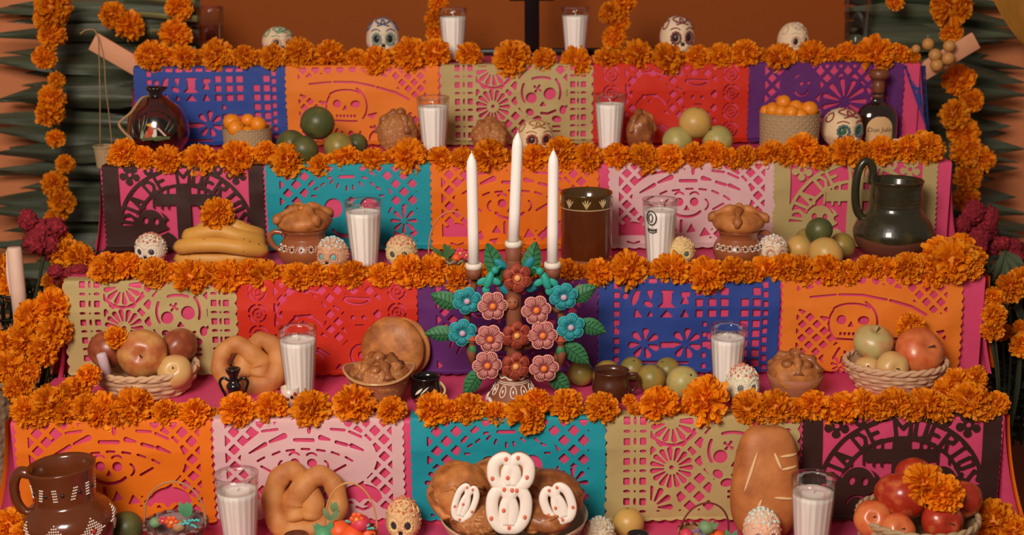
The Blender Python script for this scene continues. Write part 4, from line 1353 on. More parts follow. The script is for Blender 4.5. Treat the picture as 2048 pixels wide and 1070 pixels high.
# small black candlestick with two handles
P = on(1, 470, 806); m = mpp(P); H = 78*m
o = thing('black_candlestick', 'small black two-handled candlestick in front of the pretzel bread', 'candlestick', P)
R = 15*m
MB().lathe([(1e-4, 0)]+prof_spline([(R*1.1, 0), (R*.9, H*.08), (R*.5, H*.18), (R*.85, H*.34), (R*1.0, H*.48), (R*.6, H*.60), (R*.62, H*.72), (R*.95, H*.86), (R*1.0, H*.93)], 5)+[(R*.7, H*.93), (R*.6, H*.88), (1e-4, H*.87)], 28).build('body', m_black, o)
for s_ in (-1, 1):
    MB().tube(spline([(s_*R*.6, 0, H*.60), (s_*R*1.3, 0, H*.68), (s_*R*1.85, 0, H*.58), (s_*R*1.6, 0, H*.38), (s_*R*1.2, 0, H*.2), (s_*R*1.35, 0, H*.06)], 5), R*.20, 8).build('handle', m_black, o)
MB().tube([(0, 0, H*.87), (.001, 0, H*1.0), (.003, 0, H*1.1)], .0009, 5).build('wick', m_dkpaint, o)

# small painted white cup
P = on(1, 581, 812); m = mpp(P); H = 40*m; R = 18*m
o = thing('painted_cup', 'tiny white painted cup before a candle glass', 'cup', P)
m_por = mat('white_ceramic', (226, 204, 184), rough=.3, var=.05, bump=.02, coat=.4)
cp = [(R*.7, 0), (R*.9, H*.1), (R*.95, H*.6), (R*1.0, H)]
MB().lathe([(1e-4, 0)]+cp+[(R*.93, H), (R*.85, H*.4), (1e-4, H*.35)], 28).build('body', m_por, o)
for a, z, mt in ((-.5, .55, m_redpaint), (-.1, .5, m_redpaint), (.35, .6, m_dkpaint), (.7, .75, m_redpaint), (-.3, .35, m_cream)):
    MB().ball(surf(cp, a, H*z, 0), (.0035, .002, .004), 8, 5).build('painted_flower', mt, o)

# two black cups
def black_cup(x, yb, w, h, label, painted):
    P = on(1, x, yb); m = mpp(P); R = w*m/2; H = h*m/.95
    o = thing('black_cup', label, 'cup', P)
    pr = prof_spline([(R*.75, 0), (R*.98, H*.25), (R*1.0, H*.5), (R*.88, H*.8), (R*.94, H)], 5)
    MB().lathe([(1e-4, 0)]+pr+[(R*.88, H*1.01), (R*.82, H*.8), (R*.9, H*.4), (1e-4, H*.2)], 36).build('body', m_black if painted else m_choc, o)
    if painted:
        b = MB()
        for k in range(12):
            t = k/11*math.pi
            b.ball((R*(.93+.28*math.sin(t)), 0, H*(.2+.55*k/11)), .0028, 7, 5)
        stuff(b.build('beaded_handle', m_cream, o))
        for (a0, z0, a1, z1, mt) in [(-.7, .45, -.2, .70, m_white), (-.55, .35, .0, .55, m_gdark), (-.5, .25, .2, .30, m_gdark), (-.3, .5, .25, .75, m_white), (.0, .4, .5, .6, m_gdark), (-.75, .2, -.5, .35, m_redpaint)]:
            MB().tube([surf(pr, a0+(a1-a0)*t/5, H*(z0+(z1-z0)*t/5), .0004) for t in range(6)], [.001, .0022, .003, .003, .002, .0008], 6, flat=.5).build('painted_leaf', mt, o)
    else:
        MB().tube(spline([(R*.9, 0, H*.82), (R*1.3, 0, H*.85), (R*1.42, 0, H*.6), (R*1.2, 0, H*.32), (R*.95, 0, H*.28)], 5), R*.10, 9).build('handle', m_choc, o)
black_cup(853, 806, 62, 54, 'black lacquered cup with painted leaves and beaded handle', True)
black_cup(1222, 798, 76, 58, 'dark brown glazed cup with right handle before the olive fruit', False)

# clay bowl with flared lip and sugared bread
P = on(1, 760, 808); m = mpp(P); R = 62*m; H = 62*m
o = thing('clay_bowl', 'clay bowl with flared shiny lip holding a sugared bread', 'bowl', P)
bp = [(R*.62, 0), (R*.75, H*.2), (R*.90, H*.55), (R*1.0, H*.85), (R*1.14, H*1.02)]
b = MB().lathe([(1e-4, 0)]+bp+[(R*1.10, H*1.04), (R*.94, H*.85), (R*.7, H*.3), (1e-4, H*.25)], 48)
def lip(v):
    x, y, z = v
    a = math.atan2(y, x); k = max(0, (z-H*.5)/(H*.55))
    return (x, y, z+k*R*(.24*abs(math.cos(a))**3))
b.v = [lip(v) for v in b.v]
b.build('body', m_clay_l, o)
b = MB().tube([lip((R*1.13*math.cos(t), R*1.13*math.sin(t), H*1.03)) for t in [2*math.pi*k/60 for k in range(60)]], .0026, 7, closed=True)
b.build('glazed_lip', mat('amber_glaze', (196, 150, 96), rough=.2, var=.1, coat=.6), o)
bread_of_dead(P+Vector((0, 0, H*.40)), R*.98, 70*m, 'dark sugared knobbed bread filling the flared clay bowl', m_bread_s, m_bread_d, 3, (0, 0, .4))
# bread bowl at the right
P = on(1, 1588, 796); m = mpp(P); R = 54*m; H = 52*m
o = thing('clay_bowl', 'plain clay bowl filled with a knobbed bread before the orange banner', 'bowl', P)
bp = [(R*.70, 0), (R*.80, H*.15), (R*.96, H*.7), (R*1.02, H)]
MB().lathe([(1e-4, 0)]+bp+[(R*.98, H*1.01), (R*.90, H*.7), (R*.7, H*.3), (1e-4, H*.25)], 48).build('body', m_clay_l, o)
bread_of_dead(P+Vector((0, 0, H*.38)), R*.98, 72*m, 'glossy knobbed bread in the plain clay bowl', m_bread, m_bread_d, 8, (0, 0, 1.0))

# ------------------------------------------------------------------ breads
def lean_on(t, x, yb, tilt):
    """point on ledge near the riser behind, for things leaning back"""
    return on(t, x, yb)
def strand_bread(P, w, h, rad, label, mt, rot, mirror=False, thick=.8):
    o = thing('pretzel_bread', label, 'bread', P, rot=rot)
    pts = [(.38, .22), (.345, .44), (.43, .60), (.64, .80), (.83, .72), (.905, .46), (.79, .19), (.50, .085), (.22, .165), (.10, .45), (.155, .74), (.32, .87), (.47, .74), (.585, .50), (.565, .24)]
    off = [.00, .01, -.02, -.01, 0, 0, 0, 0, 0, 0, 0, 0, .015, .01, 0]
    q = [((x-.5)*w*(-1 if mirror else 1), y*w*1.2, z*h) for (x, z), y in zip(pts, off)]
    sp_ = spline(q, 7)
    n = len(sp_)
    rr = [rad*(1.0+.14*math.sin(k/n*math.pi*4+1)+.06*math.sin(k*.9)) for k in range(n)]
    rr[0] *= .6; rr[-1] *= .6
    b = MB().tube(sp_, rr, 16, flat=thick, up=(0, 1, 0))
    b.build('twisted_strand', mt, o)
    return o
P = on(1, 497, 790); m = mpp(P)
strand_bread(P+Vector((0, .02, 0)), 146*m, 118*m, 20*m, 'golden pretzel bread leaning behind the black candlestick', m_bread_l, (-.28, 0, .1), True)
P = on(0, 612, 1078); m = mpp(P)
strand_bread(P+Vector((0, .0, 0)), 160*m, 158*m, 23*m, 'golden pretzel bread standing before the pink banner', m_bread_l, (-.22, 0, .0))
# round bun leaning on the red banner
P = on(1, 781, 778); m = mpp(P)
P.y = TBACK[1]-.052
o = thing('round_bun', 'round double bun standing behind the flared clay bowl', 'bread', P+Vector((0, 0, .004)), rot=(-.16, 0, -.2))
R = 66*m
MB().ball((0, 0, R), (R, .022, R), 44, 22, fn=lambda d: 1+.03*nz(d*2.2)).build('front_half', m_bread, o)
MB().ball((.006, .028, R*.98), (R*.99, .018, R*.98), 40, 20, fn=lambda d: 1+.03*nz(d*2.6)).build('back_half', m_bread_l, o)
# three rough breads on the second step
def rough_bread(x, yb, w, h, label, seed, mt=m_bread_s):
    P = on(3, x, yb); m = mpp(P)
    R = w*m/2; H = h*m
    P.y = min(P.y, TBACK[3]-R*.75-.01)
    o = thing('rough_bread', label, 'bread', P, rot=(0, 0, seed))
    MB().ball((0, 0, H*.48), (R, R*.75, H*.52), 48, 28, fn=lambda d: 1+.10*nz(d*2.4+Vector((seed*3, 0, 0)))+.07*nz(d*7+Vector((seed, 2, 0)))).build('loaf', mt, o)
    for k in range(3):
        a = seed+k*2.1
        MB().tube([(math.cos(a)*R*math.sin(t)*.95, math.sin(a)*R*.72*math.sin(t), H*.48+H*.52*math.cos(t)) for t in [.1+1.4*q/9 for q in range(10)]], [R*(.16+.06*math.sin(q*1.5+k)) for q in range(10)], 9).build('bone_strip', m_bread_d if k else mt, o)
    MB().ball((R*.12, -R*.1, H*.98), R*.26, 12, 8, fn=lambda d: 1+.1*nz(d*3)).build('top_knob', m_bread_d, o)
rough_bread(797, 308, 84, 84, 'rough knobbed bread left of a candle glass before the orange banner', .6)
rough_bread(980, 304, 88, 62, 'rough knobbed bread right of a candle glass before the olive banner', 2.2)
rough_bread(1281, 302, 70, 78, 'dark rough bread between a candle glass and pale fruits', 4.1, m_bread_d)
# large smooth loaf standing upright
P = on(0, 1530, 1090); m = mpp(P)
W_, H_ = 136*m, 232*m
P.y = TBACK[0]-.070
P.x = at_y(1530, 960, P.y).x
o = thing('standing_loaf', 'large smooth golden loaf standing upright with floury slashes', 'bread', P, rot=(-.10, .03, 0))
m_loaf = mat('loaf_crust', (198, 124, 66), rough=.55, var=.18, vs=6, bump=.35, bs=40, col2=(164, 90, 42), c2scale=5, c2pos=.53, c2soft=.16)
def loaf_pt(u, v, off=0):
    th = 2*math.pi*u; ph = math.pi*v
    sx = math.copysign(abs(math.cos(th))**.75, math.cos(th)); sy = math.copysign(abs(math.sin(th))**.75, math.sin(th))
    r = math.sin(ph)**.55 if math.sin(ph) > 0 else 0
    zz = .5-.5*math.copysign(abs(math.cos(ph))**.9, math.cos(ph))
    wv = 1-.10*(zz-.55)+.03*math.sin(zz*7)
    return (W_/2*sx*r*wv*(1+off), (.036+.004*math.sin(zz*5))*sy*r*(1+off), H_*zz)
MB().grid(lambda u, v: loaf_pt(u, v), 56, 40).build('loaf', m_loaf, o)
def front(x, z):   # front surface of the loaf at local x (fraction of half width) and z fraction
    best = None
    ph = math.acos(max(-1, min(1, math.copysign(abs(1-2*z)**(1/.9), 1-2*z))))
    r = math.sin(ph)**.55; wv = 1-.10*(z-.55)+.03*math.sin(z*7)
    cx = x/(r*wv)
    c = min(.999, abs(cx)**(1/.75)); s = math.sqrt(1-c*c)**.75
    return (W_/2*x, -(.036+.004*math.sin(z*5))*s*r-.0008, H_*z)
m_flour = mat('floury_slash', (232, 190, 138), rough=.8, var=.1, vs=60, bump=.2)
for (xa, za, xb, zb) in [(-.38, .80, -.72, .45), (.12, .80, .34, .66), (.30, .77, .86, .78), (.34, .66, .84, .68), (-.22, .40, -.36, .26), (.15, .42, .80, .40)]:
    MB().tube([front(xa+(xb-xa)*k/8, za+(zb-za)*k/8) for k in range(9)], [.0008, .002, .0026, .003, .003, .0028, .0024, .002, .0008], 7, flat=.5, up=(0, 1, 0)).build('floury_slash', m_flour, o)
# bowl of iced breads
P = on(0, 1028, 1120); m = mpp(P)
R = 148*m; H = 92*m
P.y = TY[0]+R+.012
P.x = at_y(1028, 1060, P.y).x
o = thing('bread_bowl', 'cream bowl with dark painted band heaped with iced breads', 'bowl', P)
m_bowl = mat('cream_bowl', (206, 176, 140), rough=.4, var=.08, bump=.05, coat=.3)
bp = prof_spline([(R*.50, 0), (R*.66, H*.10), (R*.84, H*.48), (R*.96, H*.85), (R*1.0, H)], 6)
MB().lathe([(1e-4, 0)]+bp+[(R*.985, H*1.02), (R*.93, H*.85), (R*.7, H*.35), (1e-4, H*.2)], 72).build('body', m_bowl, o)
m_slate = mat('slate_blue_paint', (70, 78, 82), rough=.4, var=.1)
for a0 in (-.85, .45, 1.9, 3.4):
    b = MB()
    b.grid(lambda u, v: surf(bp, a0+1.0*u, H*(.55+.34*v*(math.sin(math.pi*min(max(u, .02), .98)))**.4), .0008), 24, 5)
    b.build('painted_wave', m_slate, o)
m = mpp(P)
zc = P.z+H*.95
def bp_px(x, y, Y): return at_y(x, y, Y)
def lump(x, y, Y, rx, rz_, label, mt, seed, rot=0):
    Q = at_y(x, y, Y); mm = mpp(Q)
    o = thing('braided_bread', label, 'bread', Q, rot=(0, rot, 0))
    MB().ball((0, 0, 0), (rx*mm, .055, rz_*mm), 44, 24, fn=lambda d: 1+.09*nz(d*2.4+Vector((seed*3, 0, 0)))+.04*nz(d*6+Vector((seed, 2, 0)))).build('loaf', mt, o)
    for k in range(3):
        zz = (-.4+.4*k)*rz_*mm
        MB().tube([(rx*mm*(-.85+1.7*q/8)*math.sqrt(1-(zz/(rz_*mm))**2), -.050*math.sqrt(max(0.02, 1-(-.85+1.7*q/8)**2))*.96, zz+rz_*mm*.14*math.sin(q*1.6+seed+k)) for q in range(9)], [rz_*mm*(.10+.05*math.sin(q*1.3+k)) for q in range(9)], 9).build('bone_strip', m_bread_d if k % 2 else mt, o)
    return o
lump(918, 985, P.y-.005, 62, 62, 'broad golden bread at the left of the bread bowl', m_bread, 1, .1)
lump(1105, 985, P.y-.005, 64, 44, 'dark sugared bread at the right of the bread bowl', m_bread_d, 5, .25)
lump(1000, 965, P.y+.045, 88, 46, 'golden bread at the back of the bread bowl', m_bread, 7, 0)
lump(1090, 1028, P.y-.06, 58, 34, 'glossy dark bread low at the right of the bread bowl', m_bread_d, 9, 0)
lump(955, 1032, P.y-.06, 56, 34, 'sugared bread low at the left of the bread bowl', m_bread_s, 12, 0)
m_ice = mat('white_sugar_icing', (242, 228, 214), rough=.5, var=.04, bump=.12, bs=60)
m_dot = mat('coral_sugar_dot', (222, 110, 80), rough=.5, var=.08)
def iced(x, y, Y, w, h, label, rot, double, seed):
    Q = at_y(x, y+h/2, Y); mm = mpp(Q)
    Wd, Hd = w*mm, h*mm
    o = thing('iced_bread', label, 'bread', Q, rot=(-.18, rot, 0))
    loops = []
    def pret(cx, z0, ww, hh):
        pts = [(.44, .10), (.40, .40), (.46, .62), (.66, .90), (.90, .72), (.90, .30), (.72, .06), (.50, .03), (.28, .06), (.10, .30), (.10, .72), (.34, .90), (.54, .62), (.60, .40), (.56, .10)]
        return [(cx+(a-.5)*ww, 0, z0+b_*hh) for a, b_ in pts]
    if double: loops = [pret(0, 0, Wd*.95, Hd*.62), pret(.002, Hd*.56, Wd*1.0, Hd*.46)]
    else: loops = [pret(0, 0, Wd, Hd)]
    b1_, b2_ = MB(), MB()
    for L_ in loops:
        sp_ = spline(L_, 6)
        b1_.tube([(p[0], p[1]+.010, p[2]) for p in sp_], .135*Wd, 12, flat=.9, up=(0, 1, 0))
        b2_.tube([(p[0], p[1]-.004, p[2]) for p in sp_], .150*Wd, 12, flat=.50, up=(0, 1, 0))
    stuff_ = b1_.build('bread_base', m_bread_d, o); b2_.build('icing', m_ice, o)
    rnd = random.Random(seed)
    for L_ in loops:
        for k in (1, 3, 5, 7, 9, 11):
            p = L_[k]
            MB().ball((p[0]+rnd.uniform(-.04, .04)*Wd, -.004-.150*Wd*.49, p[2]+rnd.uniform(-.03, .03)*Hd), (.034*Wd+.0012, .0016, .045*Wd+.001), 9, 6).build('sugar_dot', m_dot, o)
iced(1017, 984, P.y-.110, 84, 148, 'white iced double pretzel at the middle of the bread bowl', .03, True, 1)
iced(918, 1000, P.y-.098, 44, 76, 'small white iced pretzel leaning at the left in the bread bowl', .35, False, 2)
iced(1129, 1002, P.y-.098, 62, 76, 'white iced pretzel leaning at the right in the bread bowl', -.35, False, 3)
# small cups at the bottom edge
for (x, y, w, mt, lb) in [(592, 1070, 50, m_brown, 'shiny brown cup rim at the foot of the standing pretzel'), (1276, 1068, 44, m_black, 'small black cup rim beside the yellow fruit on the lowest step')]:
    P = at_z(x, y, TZ[0]+.040); P.z = TZ[0]; mm = mpp(P); R = w*mm/2; H = .040
    o = thing('small_cup', lb, 'cup', P)
    MB().lathe([(1e-4, 0)]+prof_spline([(R*.7, 0), (R*.98, H*.4), (R*.9, H*.8), (R, H)], 5)+[(R*.92, H*1.01), (R*.8, H*.6), (1e-4, H*.2)], 32).build('body', mt, o)
    MB().tube(spline([(R*.9, 0, H*.8), (R*1.35, 0, H*.7), (R*1.2, 0, H*.3), (R*.9, 0, H*.3)], 5), R*.12, 8).build('handle', mt, o)

# ------------------------------------------------------------------ bananas
m_ban = mat('banana_skin', (208, 150, 66), rough=.5, var=.10, vs=9, bump=.05, col2=(112, 72, 34), c2scale=30, c2pos=.68, c2soft=.04)
m_bant = mat('banana_tip', (84, 58, 34), rough=.8)
P = on(2, 440, 534); m = mpp(P)
o = thing('banana_bunch', 'bunch of ripe bananas stacked on its side under a marigold', 'bananas', P)
for i, (x0, y0, xm, ym, x1, y1, dy, r) in enumerate([(350, 521, 438, 522, 528, 516, .0, 17), (349, 497, 440, 494, 530, 508, -.012, 17), (362, 507, 445, 507, 528, 512, .022, 15), (366, 477, 440, 466, 524, 492, -.004, 17), (392, 466, 455, 452, 522, 478, .02, 16), (430, 456, 480, 458, 528, 496, .038, 15)]):
    Y = P.y+dy
    c = [at_y(*q, Y)-P for q in ((x0, y0), ((x0+xm)/2, (y0+ym)/2-5), (xm, ym-4), ((x1+xm)/2, (y1+ym)/2-5), (x1, y1))]
    c[4].y += .03; c[0].y += .008
    sp_ = spline(c, 6); n = len(sp_)
    rr = [r*m*min(1, .35+2.6*math.sin(math.pi*(k+.6)/(n+.2))) for k in range(n)]
    bo = MB().tube(sp_, rr, 6).build('banana', m_ban, o)
    MB().ball(sp_[0], r*m*.42, 8, 6).build('blossom_end', m_bant, bo)

# ------------------------------------------------------------------ tequila bottle
P = on(3, 1750, 290); m = mpp(P)
H = 150*m
o = thing('tequila_bottle', 'dark brown round-shouldered tequila bottle with a cream arched label', 'bottle', P, .04)
m_bot = mat('dark_bottle_glass', (34, 14, 10), rough=.10, var=.1, bump=0, coat=1.0, spec=.7)
R = 42*m
bp = prof_spline([(R*.90, 0), (R*.98, H*.04), (R*1.0, H*.30), (R*.94, H*.42), (R*.70, H*.52), (R*.34, H*.575), (R*.26, H*.62), (R*.25, H*.72)], 6)
MB().lathe([(1e-4, 0)]+bp+[(R*.24, H*.73), (1e-4, H*.73)], 48, sy=.62).build('body', m_bot, o)
m_cork = mat('wooden_stopper', (120, 66, 36), rough=.45, var=.2, vs=30, bump=.1, coat=.2)
MB().lathe([(1e-4, H*.70)]+prof_spline([(R*.27, H*.70), (R*.30, H*.78), (R*.27, H*.84), (R*.30, H*.865), (R*.44, H*.90), (R*.46, H*.95), (R*.38, H*.995), (R*.1, H*1.01)], 5), 32).build('stopper', m_cork, o)
MB().lathe([(R*.262, H*.645), (R*.275, H*.66), (R*.262, H*.675)], 32).build('neck_ring', m_cork, o)
m_lab = mat('cream_paper_label', (214, 178, 124), rough=.6, var=.04, bump=.03)
def bsurf(x, z, off=.0012):
    rs = None
    for k in range(len(bp)-1):
        if bp[k][1] <= z <= bp[k+1][1]:
            t = (z-bp[k][1])/(bp[k+1][1]-bp[k][1]); rs = bp[k][0]+(bp[k+1][0]-bp[k][0])*t
    if rs is None: rs = R
    q = max(0, 1-(x/rs)**2)
    return (x, -(rs*.62*math.sqrt(q))-off, z)
lw = R*.62
lab = MB().grid(lambda u, v: bsurf((u-.5)*2*lw*(1 if v < .55 else math.sqrt(max(.0, 1-((v-.55)/.47)**2))), H*(.04+.36*v)), 20, 20).build('label', m_lab, o)
def text(body, size, loc, mt, parent, name, fn=None, rot=(math.pi/2, 0, 0), shear=0):
    cu = bpy.data.curves.new(name, 'FONT'); cu.body = body; cu.size = size; cu.align_x = 'CENTER'; cu.shear = shear
    cu.resolution_u = 3
    t = bpy.data.objects.new(name+'_tmp', cu); COL.objects.link(t)
    bpy.context.view_layer.update()
    me = bpy.data.meshes.new_from_object(t.evaluated_get(bpy.context.evaluated_depsgraph_get()))
    bpy.data.objects.remove(t)
    for v in me.vertices:
        v.co = Vector(fn(v.co.x+loc[0], v.co.y+loc[1]))
    me.materials.clear(); me.materials.append(mt)
    o = bpy.data.objects.new(name, me); COL.objects.link(o); o.parent = parent
    return o
stuff(text('Don Julio', R*.31, (0, H*.200), mat('label_ink', (70, 40, 24), rough=.6), lab, 'label_lettering', lambda x, z: bsurf(x, z, .0018), shear=.15))
# little white card beside the bottle
P = on(3, 1790, 298)
Q = at_y(1789, 284, TY[3]+.03)
o = MB().box((0, 0, 0), (.011, .0015, .007), bev=.001).build('white_card', m_por); o.location = (Q.x, Q.y, Q.z); o.rotation_euler = (-.5, 0, .1)
tag(o, 'tiny white card leaning among marigolds beside the tequila bottle', 'card')
# ------------------------------------------------------------------ flower candelabrum (clay tree of life)
m_tclay = mat('matte_red_clay', (134, 76, 50), rough=.6, var=.12, vs=14, bump=.15, bs=80)
m_teal = mat('teal_paint', (24, 128, 140), rough=.55, var=.12, vs=20, bump=.1)
m_teal_l = mat('light_teal_paint', (60, 176, 180), rough=.55, var=.06)
m_mauve = mat('mauve_paint', (150, 70, 74), rough=.55, var=.12, vs=20, bump=.1)
m_mauve_l = mat('pale_pink_paint', (226, 160, 144), rough=.55, var=.06)
m_terra = mat('terracotta_paint', (178, 80, 52), rough=.55, var=.12, vs=20, bump=.1)
m_terra_d = mat('dark_terracotta_paint', (146, 56, 42), rough=.55, var=.06)
m_leafp = mat('green_leaf_paint', (52, 118, 72), rough=.55, var=.15, vs=20, bump=.1)
m_leafv = mat('dark_green_vein', (34, 84, 50), rough=.55)
m_jade = mat('jade_paint', (40, 160, 140), rough=.55, var=.10, bump=.1)
m_lilac = mat('lilac_paint', (206, 168, 190), rough=.55, var=.05)
m_orange = mat('orange_paint', (238, 130, 50), rough=.55, var=.05)
m_butter = mat('butter_paint', (232, 170, 98), rough=.55, var=.05)
P = on(1, 1027, 798); Yt = P.y-.02
T = thing('flower_candelabrum', 'clay candelabrum covered in painted flowers and leaves with three candle cups', 'candelabrum', P)
def loc(x, y, dy=0.0): return at_y(x, y, Yt+dy)-P
tm = mpp(P)
# bell base
hb = 56*tm
bpf = prof_spline([(52*tm, 0), (50*tm, hb*.12), (40*tm, hb*.45), (30*tm, hb*.8), (26*tm, hb*1.1)], 6)
MB().lathe([(1e-4, 0)]+bpf+[(1e-4, hb*1.1)], 48).build('bell_base', m_tclay, T)
b = MB().tube([surf(bpf, a, hb*(.07+.05*math.sin(a*9)), .0005) for a in [2*math.pi*k/80 for k in range(80)]], .0038, 8, closed=True)
b.build('white_hem', m_white, T)
for a in [k*.56-1.68 for k in range(7)]:
    pts = [surf(bpf, a+.16*math.sin(t), hb*(.48-.19*math.cos(t)), .0004) for t in [2*math.pi*k/14 for k in range(14)]]
    MB().tube(pts, .0011, 5, closed=True).build('white_petal_line', m_white, T)
    MB().tube([surf(bpf, a, hb*(.42+.12*k/3), .0004) for k in range(4)], [.0008, .002, .002, .0006], 5).build('white_petal_line', m_white, T)
for z in (.72, .78):
    MB().tube([surf(bpf, a, hb*z, .0004) for a in [2*math.pi*k/48 for k in range(48)]], .0010, 5, closed=True).build('white_ring', m_white, T)
MB().tube([surf(bpf, a, hb*(.92+.04*math.sin(a*8)), .0004) for a in [2*math.pi*k/64 for k in range(64)]], .0018, 6, closed=True).build('white_ring', m_white, T)
# trunk and arms
MB().tube(spline([(0, .005, hb*.95), loc(1029, 700, .012), loc(1028, 620, .010), loc(1027, 540, .010), loc(1027, 520, .010)], 6), [.020, .018]+[.015]*23, 14).build('trunk', m_tclay, T)
for s_, xs in ((-1, [(1010, 752), (955, 735), (935, 680), (936, 620), (948, 570), (948, 556)]), (1, [(1044, 752), (1100, 735), (1122, 680), (1120, 620), (1106, 572), (1105, 556)])):
    MB().tube(spline([loc(x, y, .022) for x, y in xs], 6), .0065, 10).build('arm', m_tclay, T)
    MB().tube(spline([loc(1027, 640, .014), loc(1027+s_*40, 620, .016), loc(1027+s_*95, 620, .016)], 6), .006, 8).build('branch', m_tclay, T)
    MB().tube(spline([loc(1027, 700, .014), loc(1027+s_*40, 690, .016), loc(1027+s_*95, 668, .016)], 6), .006, 8).build('branch', m_tclay, T)
# candle cups
CUPS = [(948, 556, 536), (1027, 536, 492), (1105, 556, 534)]
CT = [(943, 303), (1036, 262), (1107, 297)]
CN = ['left white taper candle in the flower candelabrum', 'tallest white taper candle in the middle of the flower candelabrum', 'right white taper candle in the flower candelabrum']
for i, (x, yb, yt) in enumerate(CUPS):
    q = loc(x, yb, .010); h = (yb-yt)*tm
    MB().lathe([(1e-4, 0), (.0135, 0), (.0150, h), (.0120, h*1.02), (1e-4, h*.9)], 24, Matrix.Translation(q)).build('candle_cup', m_tclay, T)
    MB().lathe([(.010, h-.002), (.0150, h-.001), (.0158, h+.004), (.0150, h+.009), (.0112, h+.010), (.0100, h+.002)], 28, Matrix.Translation(q)).build('white_collar', m_white, T)
    base = P+q+Vector((0, 0, h+.003))
    tip = at_y(CT[i][0], CT[i][1], base.y)
    L = (tip-base).length
    c = thing('taper_candle', CN[i], 'candle', base, rot=(tip-base).to_track_quat('Z', 'Y').to_euler())
    r = .0098
    MB().lathe([(1e-4, 0), (r*1.06, 0), (r*1.04, L*.3), (r, L*.86), (r*.86, L*.92), (r*.40, L*.965), (r*.15, L*.985), (1e-4, L*.987)], 24).build('candle_wax', m_wax, c)
    MB().tube([(0, 0, L*.98), (.0003, 0, L), (0, 0, L*1.006)], .0009, 5).build('wick', m_wick, c)
def tflower(x, y, rp, mt, ml, mc, rot, dy=0.0):
    q = loc(x, y, dy); R = rp*tm
    def rad(a): return R*(.74+.26*abs(math.cos(3*(a-rot)))**.6)
    n = 60
    b = MB()
    vs = [(0, -.004, 0)]; fs = []
    rings = [(.35, -.0055), (.7, -.0065), (.93, -.0045), (1.0, -.001), (.95, .003), (.4, .005)]
    for kk, yy in rings:
        for k in range(n):
            a = 2*math.pi*k/n; r = rad(a)*kk
            vs.append((r*math.sin(a), yy, r*math.cos(a)))
    for k in range(n): fs.append((0, 1+(k+1) % n, 1+k))
    for i in range(len(rings)-1):
        for k in range(n):
            k2 = (k+1) % n
            fs.append((1+i*n+k, 1+i*n+k2, 1+(i+1)*n+k2, 1+(i+1)*n+k))
    b.add(vs, fs)
    f = b.build('clay_flower', mt, T, q)
    f.rotation_euler = (random.uniform(-.1, .15), random.uniform(-.1, .1), random.uniform(-.15, .15))
    MB().ball((0, -.0075, 0), (R*.22, .004, R*.22), 14, 8).build('flower_centre', mc, f)
    b = MB()
    b.tube([(rad(a)*.985*math.sin(a), -.0030, rad(a)*.985*math.cos(a)) for a in [2*math.pi*k/n for k in range(n)]], .0017, 5, closed=True)
    for p in range(6):
        for da in (-.34, -.17, 0, .17, .34):
            a = rot+p*math.pi/3+da
            k0, k1 = .40, .92
            b.tube([(rad(a)*kk*math.sin(a), -.0058-.0010*math.sin(kk*3), rad(a)*kk*math.cos(a)) for kk in (k0, (k0+k1)/2, k1)], .0010, 4)
    stuff(b.build('petal_lines', ml, f))
for x, y in ((934, 600), (925, 664), (1127, 592), (1141, 653)): tflower(x, y, 28, m_teal, m_teal_l, m_lilac, .2, -.002)
for x, y in ((985, 611), (1072, 619), (981, 676), (1085, 670), (974, 730), (1088, 735)): tflower(x, y, 29, m_mauve, m_mauve_l, m_orange, .45, -.010)
for x, y in ((1034, 555), (1033, 669), (1031, 731)): tflower(x, y, 28, m_terra, m_terra_d, m_butter, .0, -.014)
def tleaf(x0, y0, x1, y1, wp, dy=.006):
    a, c = loc(x0, y0, dy), loc(x1, y1, dy+.002)
    d = c-a; L = d.length; d.normalize()
    side = Vector((d.z, 0, -d.x)); W_ = wp*tm/2
    def fn(u, v):
        w = W_*math.sin(math.pi*min(1, v*.93+.05))**.8*(1-.25*v)
        s = (u-.5)*2
        return a+d*(L*v)+side*(w*s*(1+.04*math.sin(v*60)))+Vector((0, -.004*(1-s*s)+.002*abs(s)+.0, 0))
    b = MB().grid(fn, 8, 16)
    n = len(b.v)
    b.add([(p[0], p[1]+.004, p[2]) for p in b.v[:n]], [f[::-1] for f in b.f[:]])
    lf = b.build('clay_leaf', m_leafp, T)
    v = MB().tube([a+d*(L*k/6)+Vector((0, -.0045, 0)) for k in range(7)], .0009, 5)
    for k in range(1, 6):
        for s_ in (-1, 1):
            p0 = a+d*(L*(k/7+.05)); w = W_*math.sin(math.pi*min(1, (k/7+.18)*.93))*.75
            v.tube([p0+Vector((0, -.0045, 0)), p0+d*(L*.12)+side*(s_*w)+Vector((0, -.0025, 0))], .0006, 4)
    stuff(v.build('leaf_veins', m_leafv, lf))
for q in [(1000, 560, 974, 487, 42), (1056, 555, 1072, 484, 42), (918, 612, 862, 590, 40), (912, 668, 850, 668, 36), (1140, 600, 1192, 574, 40), (1158, 645, 1212, 665, 38), (1128, 688, 1178, 728, 42), (962, 738, 928, 794, 38), (1098, 745, 1140, 784, 40)]:
    tleaf(*q)
